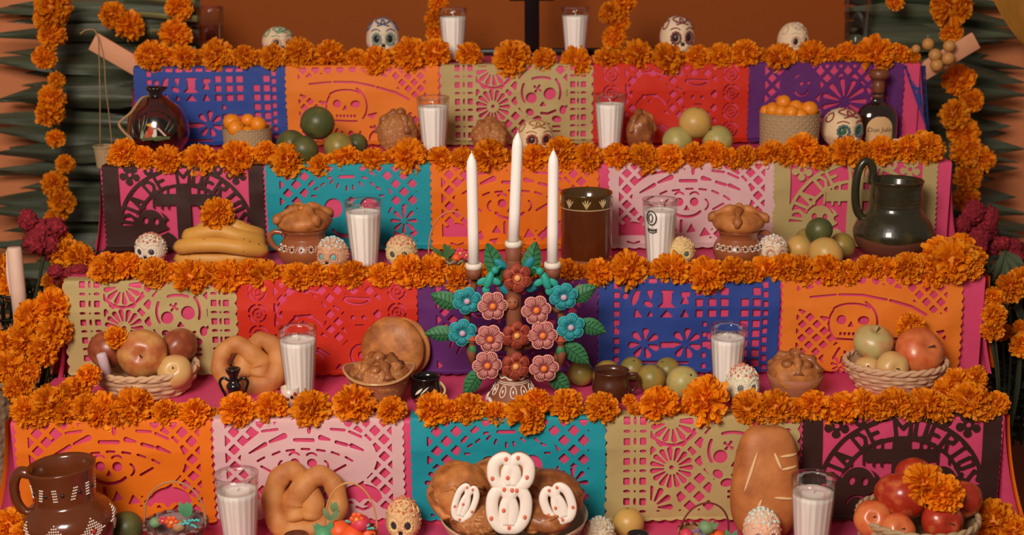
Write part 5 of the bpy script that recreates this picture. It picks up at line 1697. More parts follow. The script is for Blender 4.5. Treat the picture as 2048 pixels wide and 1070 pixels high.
def tbird(x, y, s_, mt):
    q = loc(x, y, -.008)
    b = MB().ball((0, 0, 0), (9*tm, 8*tm, 19*tm), 14, 10, Matrix.Rotation(s_*.35, 4, 'Y'))
    b.ball((s_*12*tm, -.002, 20*tm), 8*tm, 12, 8)
    b.tube([(s_*15*tm, -.002, 23*tm), (s_*26*tm, -.003, 30*tm)], [.003, .0008], 6)
    for k in (-1, 1):
        b.ball((k*13*tm, .0, 4*tm), (12*tm, .003, 7*tm), 10, 6, Matrix.Rotation(k*.5, 4, 'Y'))
    b.ball((-s_*6*tm, 0, -20*tm), (8*tm, .003, 9*tm), 10, 6)
    b.build('clay_bird', mt, T, q)
tbird(978, 560, 1, m_jade); tbird(1092, 562, -1, m_jade)
for x, y, r_ in ((1001, 528, .6), (1058, 526, -.9), (1008, 578, .8), (1066, 574, -.6)):
    MB().ball((0, 0, 0), (16*tm, .004, 8*tm), 12, 7, Matrix.Rotation(r_, 4, 'Y')).build('blue_wing', m_teal, T, loc(x, y, .004))
# little head on the trunk and two little figures
h_ = MB().ball((0, 0, 0), (12*tm, 10*tm, 14*tm), 16, 12, fn=lambda d: 1+.12*math.exp(-((d.x/.25)**2+((d.z+.1)/.3)**2))*(d.y < 0)).build('clay_head', mat('face_clay', (158, 94, 60), rough=.6), T, loc(1025, 606, -.004))
MB().ball((0, -9*tm, -5*tm), (4*tm, 2*tm, 1.5*tm), 8, 5).build('painted_mouth', m_redpaint, h_)
for x in (-1, 1): MB().ball((x*4.5*tm, -9*tm, 4*tm), (1.6*tm,)*3, 6, 5).build('painted_eye', m_dkpaint, h_)
for x, y, s_ in ((945, 700, -1), (1121, 702, 1)):
    f = MB().tube([(0, 0, -28*tm), (s_*2*tm, 0, -5*tm), (0, 0, 12*tm)], [6*tm, 10*tm, 6*tm], 10).build('clay_figurine', m_tclay, T, loc(x, y, -.002))
    MB().ball((0, -.003, 1*tm), (9*tm, 6*tm, 11*tm), 10, 8).build('green_shirt', m_leafp, f)
    MB().ball((0, 0, 20*tm), 8*tm, 12, 8).build('figurine_head', MATS['face_clay'], f)
    MB().lathe([(13*tm, 0), (7*tm, 2*tm), (6*tm, 8*tm), (1e-4, 9*tm)], 16, Matrix.Translation((0, 0, 22*tm))).build('figurine_hat', m_terra, f)

# ------------------------------------------------------------------ toy baskets
def toy_basket(t, x, yrim, w, yb, ytop, label, m_body, m_rim, m_han, items, tilt=(0, 0, 0), hx=None):
    P = on(t, x, yb); m = mpp(P)
    R = w*m/2; H = (yb-yrim)*m
    o = thing('toy_basket', label, 'toy basket', P, rot=tilt)
    pr = [(R*.66, 0), (R*.74, H*.2), (R*.90, H*.7), (R*.97, H)]
    MB().lathe([(1e-4, 0)]+pr+[(R*.9, H*.96), (R*.7, H*.4), (1e-4, H*.35)], 72, mod=lambda a, z: 1+.025*math.sin(a*30)).build('ribbed_body', m_body, o)
    for ph, mt in ((0, m_rim), (math.pi, m_body)):
        MB().tube([((R+.001*math.cos(k*.9+ph))*math.cos(2*math.pi*k/90), (R+.001*math.cos(k*.9+ph))*math.sin(2*math.pi*k/90), H+.0022*math.sin(k*2*math.pi*18/90+ph)) for k in range(90)], .0028, 6, closed=True).build('twisted_rim', mt, o)
    hh = (yrim-ytop)*m
    hw = R if hx is None else hx*m
    MB().tube([(hw*math.cos(a), 0, H+hh*math.sin(a)**.85) for a in [math.pi*k/30 for k in range(31)]], .0018, 6).build('handle', m_han, o)
    rnd = random.Random(x)
    for (kind, dx, dz, r, mt) in items:
        c = Vector((dx*m, rnd.uniform(-.35, .0)*R, H+dz*m))
        r = r*m
        if kind == 'ball':
            MB().ball(c, (r, r, r*.9), 14, 9, fn=lambda d: 1+.08*nz(d*2.5)).build('toy_fruit', mt, o)
        elif kind == 'leaf':
            for k in range(3):
                a = rnd.uniform(-.9, .9); L = r*2.2
                d = Vector((math.sin(a), -.2, math.cos(a))); sd = Vector((math.cos(a), 0, -math.sin(a)))
                MB().grid(lambda u, v: c+d*(L*v)+sd*((u-.5)*r*.9*math.sin(math.pi*min(1, v*.95+.04)))+Vector((0, -.002*math.sin(v*3), 0)), 4, 8).build('toy_leaf', mt, o)
        elif kind == 'curl':
            a = rnd.uniform(-.6, .6)
            pts = [c+Vector((r*(k/8-.5)*2*math.cos(a), -.003, r*(k/8-.5)*2*math.sin(a)+.0015*math.sin(k*2.4))) for k in range(9)]
            MB().tube(pts, [.0012+.0016*abs(math.sin(k*1.5)) for k in range(9)], 6).build('toy_twist', mt, o)
        elif kind == 'flower':
            for k in range(6):
                a = k*math.pi/3
                MB().ball(c+Vector((math.cos(a)*r*.6, -.002, math.sin(a)*r*.6)), (r*.42, r*.2, r*.42), 9, 6).build('toy_petal', mt, o)
            MB().ball(c+Vector((0, -.004, 0)), r*.3, 8, 6).build('toy_flower_centre', m_butter, o)
    return o
m_straw = mat('striped_straw', (176, 128, 88), rough=.7, var=.3, vs=40, bump=.3)
m_violet = mat('violet_straw', (132, 104, 100), rough=.7, var=.3, vs=40, bump=.3)
m_maro = mat('maroon_straw', (110, 40, 34), rough=.7, var=.2, vs=40, bump=.3)
m_turq = mat('turquoise_paint', (80, 184, 180), rough=.5, var=.1)
m_sage = mat('sage_leaf', (120, 150, 104), rough=.6, var=.15)
m_mint = mat('mint_leaf', (88, 156, 110), rough=.5, var=.15)
m_coral = mat('coral_orange', (234, 92, 40), rough=.45, var=.1)
m_cerise = mat('cerise_paint', (214, 60, 84), rough=.5, var=.1)
m_mgreen = mat('mid_green_leaf', (70, 110, 60), rough=.5, var=.2)
toy_basket(0, 355, 1042, 122, 1105, 953, 'toy basket with grey hoop handle and turquoise bits near the jug', m_violet, m_maro, m_straw,
           [('curl', 18, 8, 16, m_turq), ('curl', 34, 6, 16, m_turq), ('curl', 40, 12, 12, m_turq), ('flower', -2, 12, 14, m_coral), ('leaf', 22, 12, 18, m_mint), ('leaf', -28, 2, 10, m_sage), ('flower', -20, 14, 9, m_cerise), ('ball', -40, 2, 12, m_sage), ('ball', 10, 0, 14, m_straw)])
toy_basket(0, 704, 1060, 100, 1112, 955, 'toy basket with thin gold hoop full of orange fruit and twists', m_maro, m_coral, mat('gold_straw', (206, 148, 84), rough=.5, var=.1),
           [('ball', -22, 4, 24, m_coral), ('ball', 4, -6, 26, m_coral), ('ball', 20, 20, 20, m_cerise), ('flower', 14, 34, 15, m_coral), ('leaf', -40, 30, 15, m_sage), ('ball', -52, 0, 20, m_mint), ('leaf', -46, -4, 18, m_mint), ('curl', 4, 26, 14, m_turq), ('curl', 26, 16, 15, m_turq), ('curl', 40, 14, 8, m_turq), ('ball', 34, -4, 18, m_coral), ('leaf', -30, 40, 13, m_sage)], hx=52)
toy_basket(0, 1392, 1066, 96, 1116, 995, 'toy basket with dark hoop, purple fringe and orange bits', m_straw, m_maro, m_maro,
           [('curl', -28, 10, 18, mat('purple_fringe', (134, 104, 150), rough=.7, var=.2)), ('curl', -16, 2, 18, MATS['purple_fringe']), ('curl', -8, 8, 16, MATS['purple_fringe']), ('ball', 30, 4, 16, m_coral), ('ball', 14, 0, 14, m_coral), ('leaf', 4, 18, 12, m_sage), ('ball', 0, 20, 16, m_sage), ('leaf', 52, 6, 14, m_mint), ('curl', 8, 34, 10, m_cerise), ('ball', -36, 0, 14, m_cerise)], tilt=(0, .25, 0))
toy_basket(2, 906, 514, 86, 545, 420, 'striped toy basket with leaves and red flowers left of the taper candles', mat('teal_straw', (130, 132, 96), rough=.7, var=.3, vs=60, bump=.3), m_maro, mat('pale_wire', (206, 120, 70), rough=.5),
           [('leaf', -18, 4, 14, m_mgreen), ('leaf', -8, 6, 12, m_mgreen), ('flower', -34, 4, 12, m_coral), ('flower', 16, 12, 12, m_cerise), ('flower', 28, 8, 10, m_cerise), ('ball', 8, 2, 10, m_coral), ('ball', 4, -2, 12, m_mgreen)], hx=48)

# ------------------------------------------------------------------ marigolds
m_mari = mat('marigold_petals', (255, 157, 13), rough=.6, var=.10, vs=30, bump=0, island=.18, transl=.34)
m_mcore = mat('marigold_core', (176, 74, 8), rough=.8)
def marigold_mesh(seed, n=270, loose=0.0):
    rnd = random.Random(seed)
    b = MB()
    b.ball((0, 0, 0), .55, 12, 8)
    ga = math.pi*(3-math.sqrt(5))
    for k in range(n):
        z = 1-(k+.5)/n*1.88
        r = math.sqrt(max(0, 1-z*z)); th = k*ga+rnd.uniform(-.25, .25)
        d = Vector((r*math.cos(th), r*math.sin(th), z))
        d = (d+Vector((rnd.uniform(-.2, .2), rnd.uniform(-.2, .2), rnd.uniform(-.15, .15)))).normalized()
        L = rnd.uniform(.82, 1.04)*(1+loose*rnd.uniform(-.1, .35))
        if z < 0: L *= 1.05
        t1 = d.orthogonal().normalized()
        t1.rotate(Matrix.Rotation(rnd.uniform(0, 6.28), 3, d))
        t2 = d.cross(t1)
        w = rnd.uniform(.12, .19)
        cup = rnd.uniform(.02, .09)
        bend = rnd.uniform(-.12, .16)
        vs = []
        for j, (tt, ww) in enumerate(((.40, .35), (.68, .75), (.88, 1.0), (1.0, .72))):
            for i in (-1, 0, 1):
                ruf = rnd.uniform(-.035, .035) if j > 1 else 0
                vs.append(d*(L*tt+(0.03*(i == 0))+ruf*.6)+t1*(w*ww*i)+t2*(cup*abs(i)*(.5+j*.3)+bend*tt*tt*.5+ruf))
        fs = []
        for j in range(3):
            for i in range(2):
                q = j*3+i
                fs.append((q, q+1, q+4, q+3))
        b.add(vs, fs)
    me = b.mesh('marigold', m_mari)
    return me
MM = [marigold_mesh(s, 270, .0 if s < 5 else .5) for s in range(8)]
rm = random.Random(99)
def marigold(P, r, label, group, name='marigold', parent=None, flat=1.0, face=None):
    o = bpy.data.objects.new(name, rm.choice(MM))
    COL.objects.link(o)
    o.location = P
    s = r/.96
    o.scale = (s, s, s*flat)
    if face is None: face = (rm.uniform(-.4, 1.2), rm.uniform(-.5, .5), rm.uniform(0, 6.28))
    o.rotation_euler = face
    if parent is None: tag(o, label, 'marigold', group)
    else: o.parent = parent
    return o
ROWS = {
 4: [(305,112,33),(370,116,27),(432,109,32),(490,114,25),(545,114,27),(600,106,31),(660,109,30),(713,116,21),(751,122,30),(820,108,33),(871,105,28),(938,108,24),(1023,117,38),(1087,120,26),(1153,122,28),(1213,118,26),(1276,111,29),(1335,118,31),(1395,114,26),(1442,112,28),(1489,108,30),(1560,117,32),(1624,110,28),(1664,114,20),(1694,106,22),(1751,108,37),(1794,109,24),(1822,116,19),
     (338,118,22),(402,120,20),(462,118,20),(518,119,20),(572,118,18),(630,116,20),(690,118,18),(786,116,20),(848,118,18),(1245,119,20),(1305,119,18),(1366,120,18),(1418,119,18),(1466,117,18),(1524,118,22),(1592,119,20),(1722,117,20)],
 3: [(249,305,30),(289,316,25),(336,318,30),(400,320,33),(437,322,22),(476,318,39),(531,306,25),(578,319,35),(639,330,24),(692,318,26),(746,318,25),(817,312,36),(881,318,26),(924,318,25),(978,312,36),(1028,320,22),(1069,316,30),(1122,300,30),(1130,322,25),(1176,315,30),(1233,312,28),(1287,318,33),(1338,316,30),(1388,313,28),(1429,310,29),(1489,315,25),(1543,311,28),(1604,299,35),(1640,315,26),(1692,304,31),(1724,309,26),(1765,301,30),(1815,299,30),(1855,296,33),(1845,274,15),
     (368,322,20),(505,322,20),(608,322,20),(665,322,18),(720,322,20),(782,320,22),(850,320,20),(1000,322,20),(1204,318,22),(1260,320,22),(1312,320,20),(1362,318,22),(1410,320,20),(1460,318,24),(1516,318,22),(1572,312,24),(1665,316,20),(1790,308,22),(232,318,18),(310,323,18)],
 2: [(215,536,34),(256,533,31),(309,545,31),(383,555,38),(457,553,36),(498,545,28),(528,551,29),(595,553,30),(632,549,24),(669,552,26),(706,549,30),(763,552,26),(813,541,34),(867,541,34),(917,556,31),(1136,541,24),(1197,545,28),(1257,540,37),(1328,540,28),(1345,538,32),(1412,549,39),(1466,543,30),(1530,541,30),(1570,536,31),(1604,541,30),(1654,540,33),(1694,545,27),(1738,536,29),(1771,541,28),(1815,536,33),(1859,546,36),(1906,520,46),(1938,532,30),(1880,508,32),(1922,492,28),(1950,515,24),
     (240,548,22),(282,545,22),(345,548,24),(420,548,26),(562,550,22),(740,552,20),(785,550,22),(840,553,24),(893,548,22),(960,550,24),(1000,545,24),(1060,540,24),(1100,548,22),(1166,548,22),(1228,548,20),(1293,545,22),(1376,545,24),(1440,548,22),(1498,545,24),(1550,548,20),(1628,546,22),(1674,548,22),(1716,546,22),(1795,546,22),(1838,548,22),(195,545,20)],
 1: [(55,822,30),(100,805,38),(150,785,34),(178,750,24),(205,822,36),(268,812,40),(330,826,28),(390,826,31),(474,818,36),(541,816,34),(622,816,37),(709,806,41),(783,820,30),(865,818,36),(937,818,34),(990,828,26),(1052,830,41),(1074,803,28),(1131,811,35),(1203,816,35),(1259,802,15),(1318,810,40),(1410,801,46),(1497,818,37),(1553,813,34),(1627,811,32),(1687,815,34),(1728,809,29),(1791,806,34),(1856,811,36),(1899,791,40),(1940,801,40),(1916,766,30),(1950,757,24),(1993,806,25),
     (80,828,26),(130,822,30),(170,815,28),(235,828,26),(300,828,22),(360,828,22),(420,830,18),(508,825,22),(900,824,26),(965,828,22),(1020,830,22),(1275,822,20),(1365,826,20),(1525,824,24),(1590,820,26),(1657,822,26),(1758,815,28),(1824,818,26),(1878,818,28),(1965,818,26),(1920,825,22),(1840,795,22)],
}
LM = {4: ('top', [(300, 'left wooden slat'), (425, 'left water glass'), (557, 'far left skull'), (690, 'empty ochre wall left'), (767, 'dark-grinned skull'), (900, 'left top candle'), (1030, 'iron post'), (1150, 'right top candle'), (1250, 'hanging strand'), (1353, 'blue-capped skull'), (1470, 'empty ochre wall right'), (1584, 'far right skull'), (1711, 'right water glass'), (1810, 'right wooden slat')]),
      3: ('bottle', [(245, 'hanging basket'), (330, 'painted gourd'), (497, 'left palm basket'), (630, 'dark green fruit'), (790, 'left rough bread'), (868, 'left candle glass'), (985, 'middle rough bread'), (1075, 'tan skull'), (1219, 'right candle glass'), (1285, 'dark rough bread'), (1392, 'pale fruit trio'), (1577, 'right palm basket'), (1681, 'big round skull'), (1750, 'tequila bottle'), (1850, 'step end')]),
      2: ('banana', [(215, 'left step end'), (304, 'left skull'), (440, 'bananas'), (610, 'left clay pot'), (730, 'candle glass'), (804, 'red-crowned skull'), (906, 'striped toy basket'), (1030, 'taper candles'), (1172, 'cylinder jar'), (1318, 'marked candle glass'), (1474, 'right clay pot'), (1544, 'white-capped skull'), (1640, 'yellow fruit'), (1784, 'dark pitcher'), (1920, 'right step end')]),
      1: ('candelabrum', [(75, 'left step end'), (170, 'olive banner edge'), (300, 'left apple basket'), (480, 'pretzel bread'), (600, 'candle and cup'), (760, 'flared clay bowl'), (857, 'black painted cup'), (1030, 'candelabrum foot'), (1222, 'brown cup'), (1340, 'olive fruit'), (1484, 'pale skull'), (1588, 'plain bread bowl'), (1790, 'right apple basket'), (1950, 'right step end')])}
ORD = ['first', 'second', 'third', 'fourth', 'fifth', 'sixth', 'seventh', 'eighth', 'ninth', 'tenth']
for t, lst in ROWS.items():
    step, marks = LM[t]
    cnt = {}
    for i, (x, y, rp) in enumerate(sorted(lst)):
        near = min(marks, key=lambda q: abs(q[0]-x))[1]
        k = cnt[near] = cnt.get(near, -1)+1
        Y = TY[t]+(.008 if rp >= 24 else .022)+rm.uniform(-.006, .008)
        if y < TEY[t]-40: Y = TY[t]+.05
        Q = at_y(x, y, Y)
        r = rp*mpp(Q)
        if Q.z-r*.60 < TZ[t]-.006 and y < TEY[t]-22: Q = at_z(x, y, TZ[t]+r*.55)
        Q.y = min(Q.y, TY[t]+.12)
        size = 'big' if rp >= 34 else ('small' if rp < 24 else 'medium')
        lab = '%s marigold, %s from the left by the %s, edging the %s step' % (size, ORD[k], near, step)
        marigold(Q, r, lab, 'marigold heads edging the %s step' % step, flat=.92)
# single marigolds
def single(x, y, rp, Y, label, face=None):
    Q = at_y(x, y, Y)
    return marigold(Q, rp*mpp(Q), label, None, face=face)
single(436, 428, 33, on(2, 440, 534).y, 'orange marigold resting on top of the bananas', (.8, 0, 1))
single(233, 675, 23, PA.y-.03, 'orange marigold stuck among the apples of the left basket', (1.2, 0, 2))
single(1822, 654, 26, PB.y+.05, 'orange marigold behind the two big apples', (.9, 0, 0))
single(1850, 968, 38, PC_.y-.02, 'left of two marigolds on the red apples', (.9, -.4, 0))
single(1886, 988, 40, PC_.y-.035, 'right of two marigolds on the red apples', (1.2, .5, 1))
single(1990, 1045, 46, TY[0]+.13, 'big orange marigold at the lower right corner', (.9, 0, 1))
single(2030, 1065, 34, TY[0]+.10, 'smaller marigold cut off by the lower right corner', (.9, .2, 0))
single(22, 1050, 34, TY[0]+.12, 'orange marigold at the lower left corner beside the jug', (.8, .1, 0))
single(50, 1066, 24, TY[0]+.09, 'small marigold at the lower left under the jug handle', (.8, .1, 2))
single(1030, 490, 20, on(2, 1030, 530).y, 'orange marigold behind the middle candle cup of the candelabrum', (1, 0, 0))

# ------------------------------------------------------------------ hanging marigold garlands
m_string = mat('dark_string', (50, 36, 24), rough=.9)
def garland(lst, Y, label):
    x, y, r = lst[0]
    Q0 = at_y(x, y, Y)
    o = thing('marigold_garland', label, 'garland', Q0)
    pts = []
    for (x, y, rp) in lst:
        Q = at_y(x, y, Y+rm.uniform(-.01, .01)); pts.append(Q-Q0)
        marigold(Q-Q0, rp*mpp(Q), None, None, name='marigold_head', parent=o)
    pts = [pts[0]+Vector((0, .01, .25))]+[p+Vector((0, .012, 0)) for p in pts]
    MB().tube(spline(pts, 4), .0016, 5).build('string', m_string, o)
    return o
garland([(104, 14, 34), (98, 40, 28), (103, 72, 25), (89, 115, 24), (113, 160, 15), (104, 196, 24), (100, 226, 26), (111, 276, 17), (130, 328, 19), (110, 368, 26), (124, 404, 26), (112, 436, 22)], 3.30, 'long marigold garland hanging at the left over the palm leaves')
garland([(358, 14, 26), (351, 68, 28)], 3.36, 'short marigold garland hanging beside the left water glass')
garland([(226, 30, 27), (258, 50, 27)], 3.36, 'marigold pair hanging in the left palm leaves')
garland([(877, 8, 20), (868, 38, 18), (870, 66, 18)], 3.42, 'marigold strand hanging behind the left top candle')
garland([(1247, 6, 24), (1222, 26, 24), (1240, 46, 20), (1228, 76, 24)], 3.42, 'marigold strand hanging right of the iron stand')
garland([(1904, 12, 40), (1903, 66, 20), (1919, 160, 29), (1943, 200, 24), (1909, 228, 27), (1928, 266, 31), (1934, 302, 31), (1964, 318, 23), (1936, 354, 28), (1932, 398, 26)], 3.30, 'long marigold garland hanging at the right over the palm leaves')
garland([(1790, 4, 16)], 3.36, 'single marigold on a string at the top right')

# ------------------------------------------------------------------ iron stand with bar
m_iron = mat('black_iron', (22, 18, 18), rough=.35, var=.2, metal=.3)
Q = at_y(1064, 104, 3.425)
o = thing('iron_stand', 'black iron post on a long base bar at the back of the top step', 'stand', (Q.x, 3.425, TZ[4]))
MB().box((0, 0, .30), (.018, .012, .30), bev=.003).build('post', m_iron, o)
MB().box((.02, .0, .008), (.30, .012, .008), bev=.002).build('base_bar', m_iron, o)
MB().box((0, -.002, .140), (.055, .008, .008), bev=.002).build('cross_bar', m_iron, o)

# ------------------------------------------------------------------ palm fronds
m_frond = mat('palm_leaflet', (74, 82, 62), rough=.36, var=.65, vs=9, bump=.9, bs=30, spec=.7, stretch=(.10, 1, 3), island=.7)  # lengthwise streaks and uneven blade brightness put highlight stripes into the colour
m_stalk = mat('palm_stalk', (122, 118, 72), rough=.5, var=.25, vs=20, bump=.3, stretch=(.15, 1, 2))
def leaflet(p, a, c, wd, droop, parent, seed):
    """folded blade from a (base) to c (tip), world points"""
    a, c = a-p, c-p
    d = c-a; L = d.length; d.normalize()
    side = d.cross(Vector((0, 1, 0))).normalized()
    nrm = Vector((0, -1, 0))
    def fn(u, v):
        w = wd*(min(1, v*3+.35))*min(1, max(0, (1-v))/.48)**.9
        s = (u-.5)*2
        f = abs(s)
        tw = .5*math.sin(seed+v*2.0)
        return a+d*(L*v)+side*(w*s*.5*math.cos(tw*.6))+nrm*(w*(.42*(.5-f)+tw*s*.95))-Vector((0, 0, 1))*(droop*v*v)+nrm*(.004*math.sin(v*9+s*2+seed))
    MB().grid(fn, 6, 14).build('leaflet', m_frond, parent)
rp_ = random.Random(5)
FL = thing('palm_frond', 'dark green palm frond spread over the left wall', 'palm frond', at_y(300, 300, 3.46))
p0 = FL.location.copy()
for i, y in enumerate(range(-14, 660, 29)):
    xb = 400 if y < 130 else 300
    tipx = rp_.uniform(-60, 20) if i % 3 else rp_.uniform(-90, -20)
    ty = y+rp_.uniform(-30, 30)+(14 if y < 200 else -10)
    Y = 3.50-.02*(i % 4)
    leaflet(p0, at_y(xb, y+rp_.uniform(-10, 10), Y-.03), at_y(tipx, ty, Y), rp_.uniform(.046, .064), rp_.uniform(0, .02), FL, i*1.3)
for i, y in enumerate(range(0, 660, 30)):
    leaflet(p0, at_y(400 if y < 120 else 300, y, 3.535), at_y(rp_.uniform(10, 90), y+rp_.uniform(-20, 20), 3.55), .05, .005, FL, i*2.1+.4)
FR = thing('palm_frond', 'dark palm frond spread over the right wall', 'palm frond', at_y(1800, 300, 3.46))
p1 = FR.location.copy()
for i, y in enumerate(range(-14, 640, 30)):
    xb = 1690 if y < 130 else 1800
    tipx = rp_.uniform(2010, 2085)
    ty = y+rp_.uniform(-28, 28)+8
    Y = 3.50-.02*(i % 4)
    leaflet(p1, at_y(xb, y+rp_.uniform(-10, 10), Y-.03), at_y(tipx, ty, Y), rp_.uniform(.048, .068), rp_.uniform(0, .02), FR, i*1.7)
for i, y in enumerate(range(0, 640, 30)):
    leaflet(p1, at_y(1690 if y < 120 else 1800, y, 3.535), at_y(rp_.uniform(1960, 2030), y+rp_.uniform(-20, 20), 3.55), .05, .005, FR, i*2.3+.4)
for (x0, y0, x1, y1, w) in [(395, 38, 205, 22, .022), (392, 98, 270, 96, .016), (375, 52, 260, 70, .014), (390, 5, 240, -6, .018)]:
    a, c = at_y(x0, y0, 3.39)-p0, at_y(x1, y1, 3.42)-p0
    MB().tube([a, a*.6+c*.4, c], [w*.5, w*.45, w*.3], 10, flat=.6).build('frond_stalk', m_stalk, FL)
# mustard dried leaf in the upper right corner
m_must = mat('mustard_dry_leaf', (168, 112, 34), rough=.7, var=.25, vs=14, bump=.4, stretch=(1, 1, .2))
o = thing('dried_leaf', 'mustard dried palm leaf in the upper right corner', 'leaf', at_y(2030, 40, 3.30))
pp = o.location.copy()
for k in range(4):
    a, c = at_y(1990+k*18, -30, 3.30-.01*k)-pp, at_y(2052+k*12, 95+k*14, 3.30-.01*k)-pp
    d = c-a
    sd = Vector((d.z, 0, -d.x)).normalized()
    MB().grid(lambda u, v: a+d*v+sd*((u-.5)*.040*(1-v**3))+Vector((0, -.008*abs(u-.5), 0)), 4, 10).build('leaf_blade', m_must, o)

# ------------------------------------------------------------------ wooden slats sticking out behind the top step, with hung things
m_slat = mat('pale_wood', (214, 150, 112), rough=.7, var=.14, vs=12, bump=.2, stretch=(1, 8, 8))
def slat(x0, y0, x1, y1, wp, label):
    Y = 3.20
    a, c = at_y(x0, y0, Y), at_y(x1, y1, Y)
    d = c-a; L = d.length
    o = MB().box((L/2, 0, 0), (L/2, .006, wp*mpp(a)/2), bev=.002).build('wooden_slat', m_slat)
    o.location = a; o.rotation_euler = (0, -math.atan2(d.z, d.x), 0)
    return tag(o, label, 'slat')
slat(186, 82, 300, 148, 38, 'pale wooden slat sticking out at the left of the top step')
s2 = slat(1952, 80, 1810, 165, 36, 'pale wooden slat sticking out at the right of the top step')
o = thing('hanging_basket', 'tiny woven basket hanging on two strings from the left slat', 'basket', at_y(212, 334, 3.19))
q0 = o.location.copy()
weave_lathe(lambda v: .020+.004*v, .048, 8, 26, .0009, 4).build('woven_wall', m_palm, o)
MB().lathe([(1e-4, .001), (.020, .001)], 24).build('basket_bottom', m_palm, o)
MB().tube([(.0245*math.cos(t), .0245*math.sin(t), .049) for t in [2*math.pi*k/30 for k in range(30)]], .0022, 6, closed=True).build('rim', m_palm, o)
for sx, pts in ((-1, [(200, 292), (200, 200), (198, 110), (196, 72)]), (1, [(224, 290), (218, 230), (211, 170), (208, 120), (198, 74)])):
    MB().tube(spline([at_y(x, y, 3.19)-q0 for x, y in pts], 5), .0012, 5).build('string', m_jute, o)
MB().tube(spline([at_y(x, y, 3.19)-q0 for x, y in ((196, 74), (188, 60), (172, 60), (160, 68))], 5), .0016, 5).build('string_end', m_jute, o)
# bunch of small round pale fruit at the right slat
m_tej = mat('tejocote_skin', (196, 140, 74), rough=.45, var=.2, vs=40, bump=.1, col2=(120, 70, 40), c2scale=40, c2pos=.70)
o = thing('fruit_string', 'string of small round tan fruit hanging over the right slat', 'fruit string', at_y(1880, 110, 3.17))
q0 = o.location.copy()
cs = [(1856, 88, 12), (1898, 92, 12), (1870, 110, 13), (1896, 117, 13), (1873, 130, 13), (1832, 98, 9)]
for (x, y, r) in cs:
    Q = at_y(x, y, 3.17); MB().ball(Q-q0, r*mpp(Q), 16, 10).build('small_fruit', m_tej, o)
MB().tube(spline([at_y(x, y, 3.165)-q0 for x, y, r in [(1856, 70, 0)]+cs[:1]+cs[2:3]+cs[4:5]+cs[3:4]+cs[1:2]], 4), .0012, 5).build('string', m_jute, o)

# ------------------------------------------------------------------ flowers standing at the sides
m_cel = mat('celosia_velvet', (128, 22, 34), rough=.85, var=.45, vs=40, bump=.9, bs=140, col2=(176, 44, 60), c2scale=40, c2pos=.62)
m_stemg = mat('dark_stem', (44, 52, 30), rough=.7, var=.2)
m_leafg = mat('dusty_green_leaf', (74, 84, 60), rough=.6, var=.25, vs=14, bump=.2)
def celosia(lobes, stem, Y, label, seed):
    x, y = stem[-1]
    Q0 = at_y(x, y, Y)
    o = thing('cockscomb_flower', label, 'flower', Q0)
    for i, (x, y, rx, ry) in enumerate(lobes):
        Q = at_y(x, y, Y+(i % 3-1)*.012)-Q0; mm = mpp(Q0)
        MB().ball(Q, (rx*mm, rx*mm*.7, ry*mm), 56, 36, fn=lambda d: 1.02+.30*nz(d*3.0+Vector((seed+i*3, 0, 0)))-.30*abs(nz(d*6+Vector((seed, i, 0))))+.16*nz(d*14+Vector((seed, i, 3)))).build('velvet_lobe', m_cel, o)
    MB().tube(spline([at_y(x, y, Y)-Q0 for x, y in stem], 4), .0035, 7).build('stem', m_stemg, o)
    return o
celosia([(55, 440, 18, 20), (78, 462, 26, 24), (108, 456, 24, 20), (70, 485, 24, 22), (98, 488, 20, 20), (92, 505, 16, 14)], [(88, 510), (78, 560), (66, 620), (60, 700)], 2.72, 'dark red cockscomb flower standing behind the white candle at the left', 1)
celosia([(112, 543, 16, 14), (140, 548, 22, 14), (128, 560, 22, 14), (160, 540, 18, 12)], [(120, 560), (105, 600), (95, 640), (88, 700)], 2.70, 'dark red cockscomb tucked between marigolds left of the green banner', 5)
celosia([(1925, 450, 16, 20), (1948, 425, 22, 24), (1968, 455, 24, 34), (1955, 482, 24, 26), (1980, 440, 16, 28), (1985, 490, 18, 20)], [(1965, 505), (1985, 560), (1995, 640), (2000, 720)], 2.92, 'tall dark red cockscomb flower at the right end of the banana step', 9)
celosia([(2005, 487, 16, 14), (2025, 495, 20, 18), (2045, 505, 18, 20), (2035, 515, 14, 14)], [(2020, 520), (2010, 580), (2005, 640), (2003, 720)], 2.90, 'red cockscomb flower drooping at the right edge', 13)
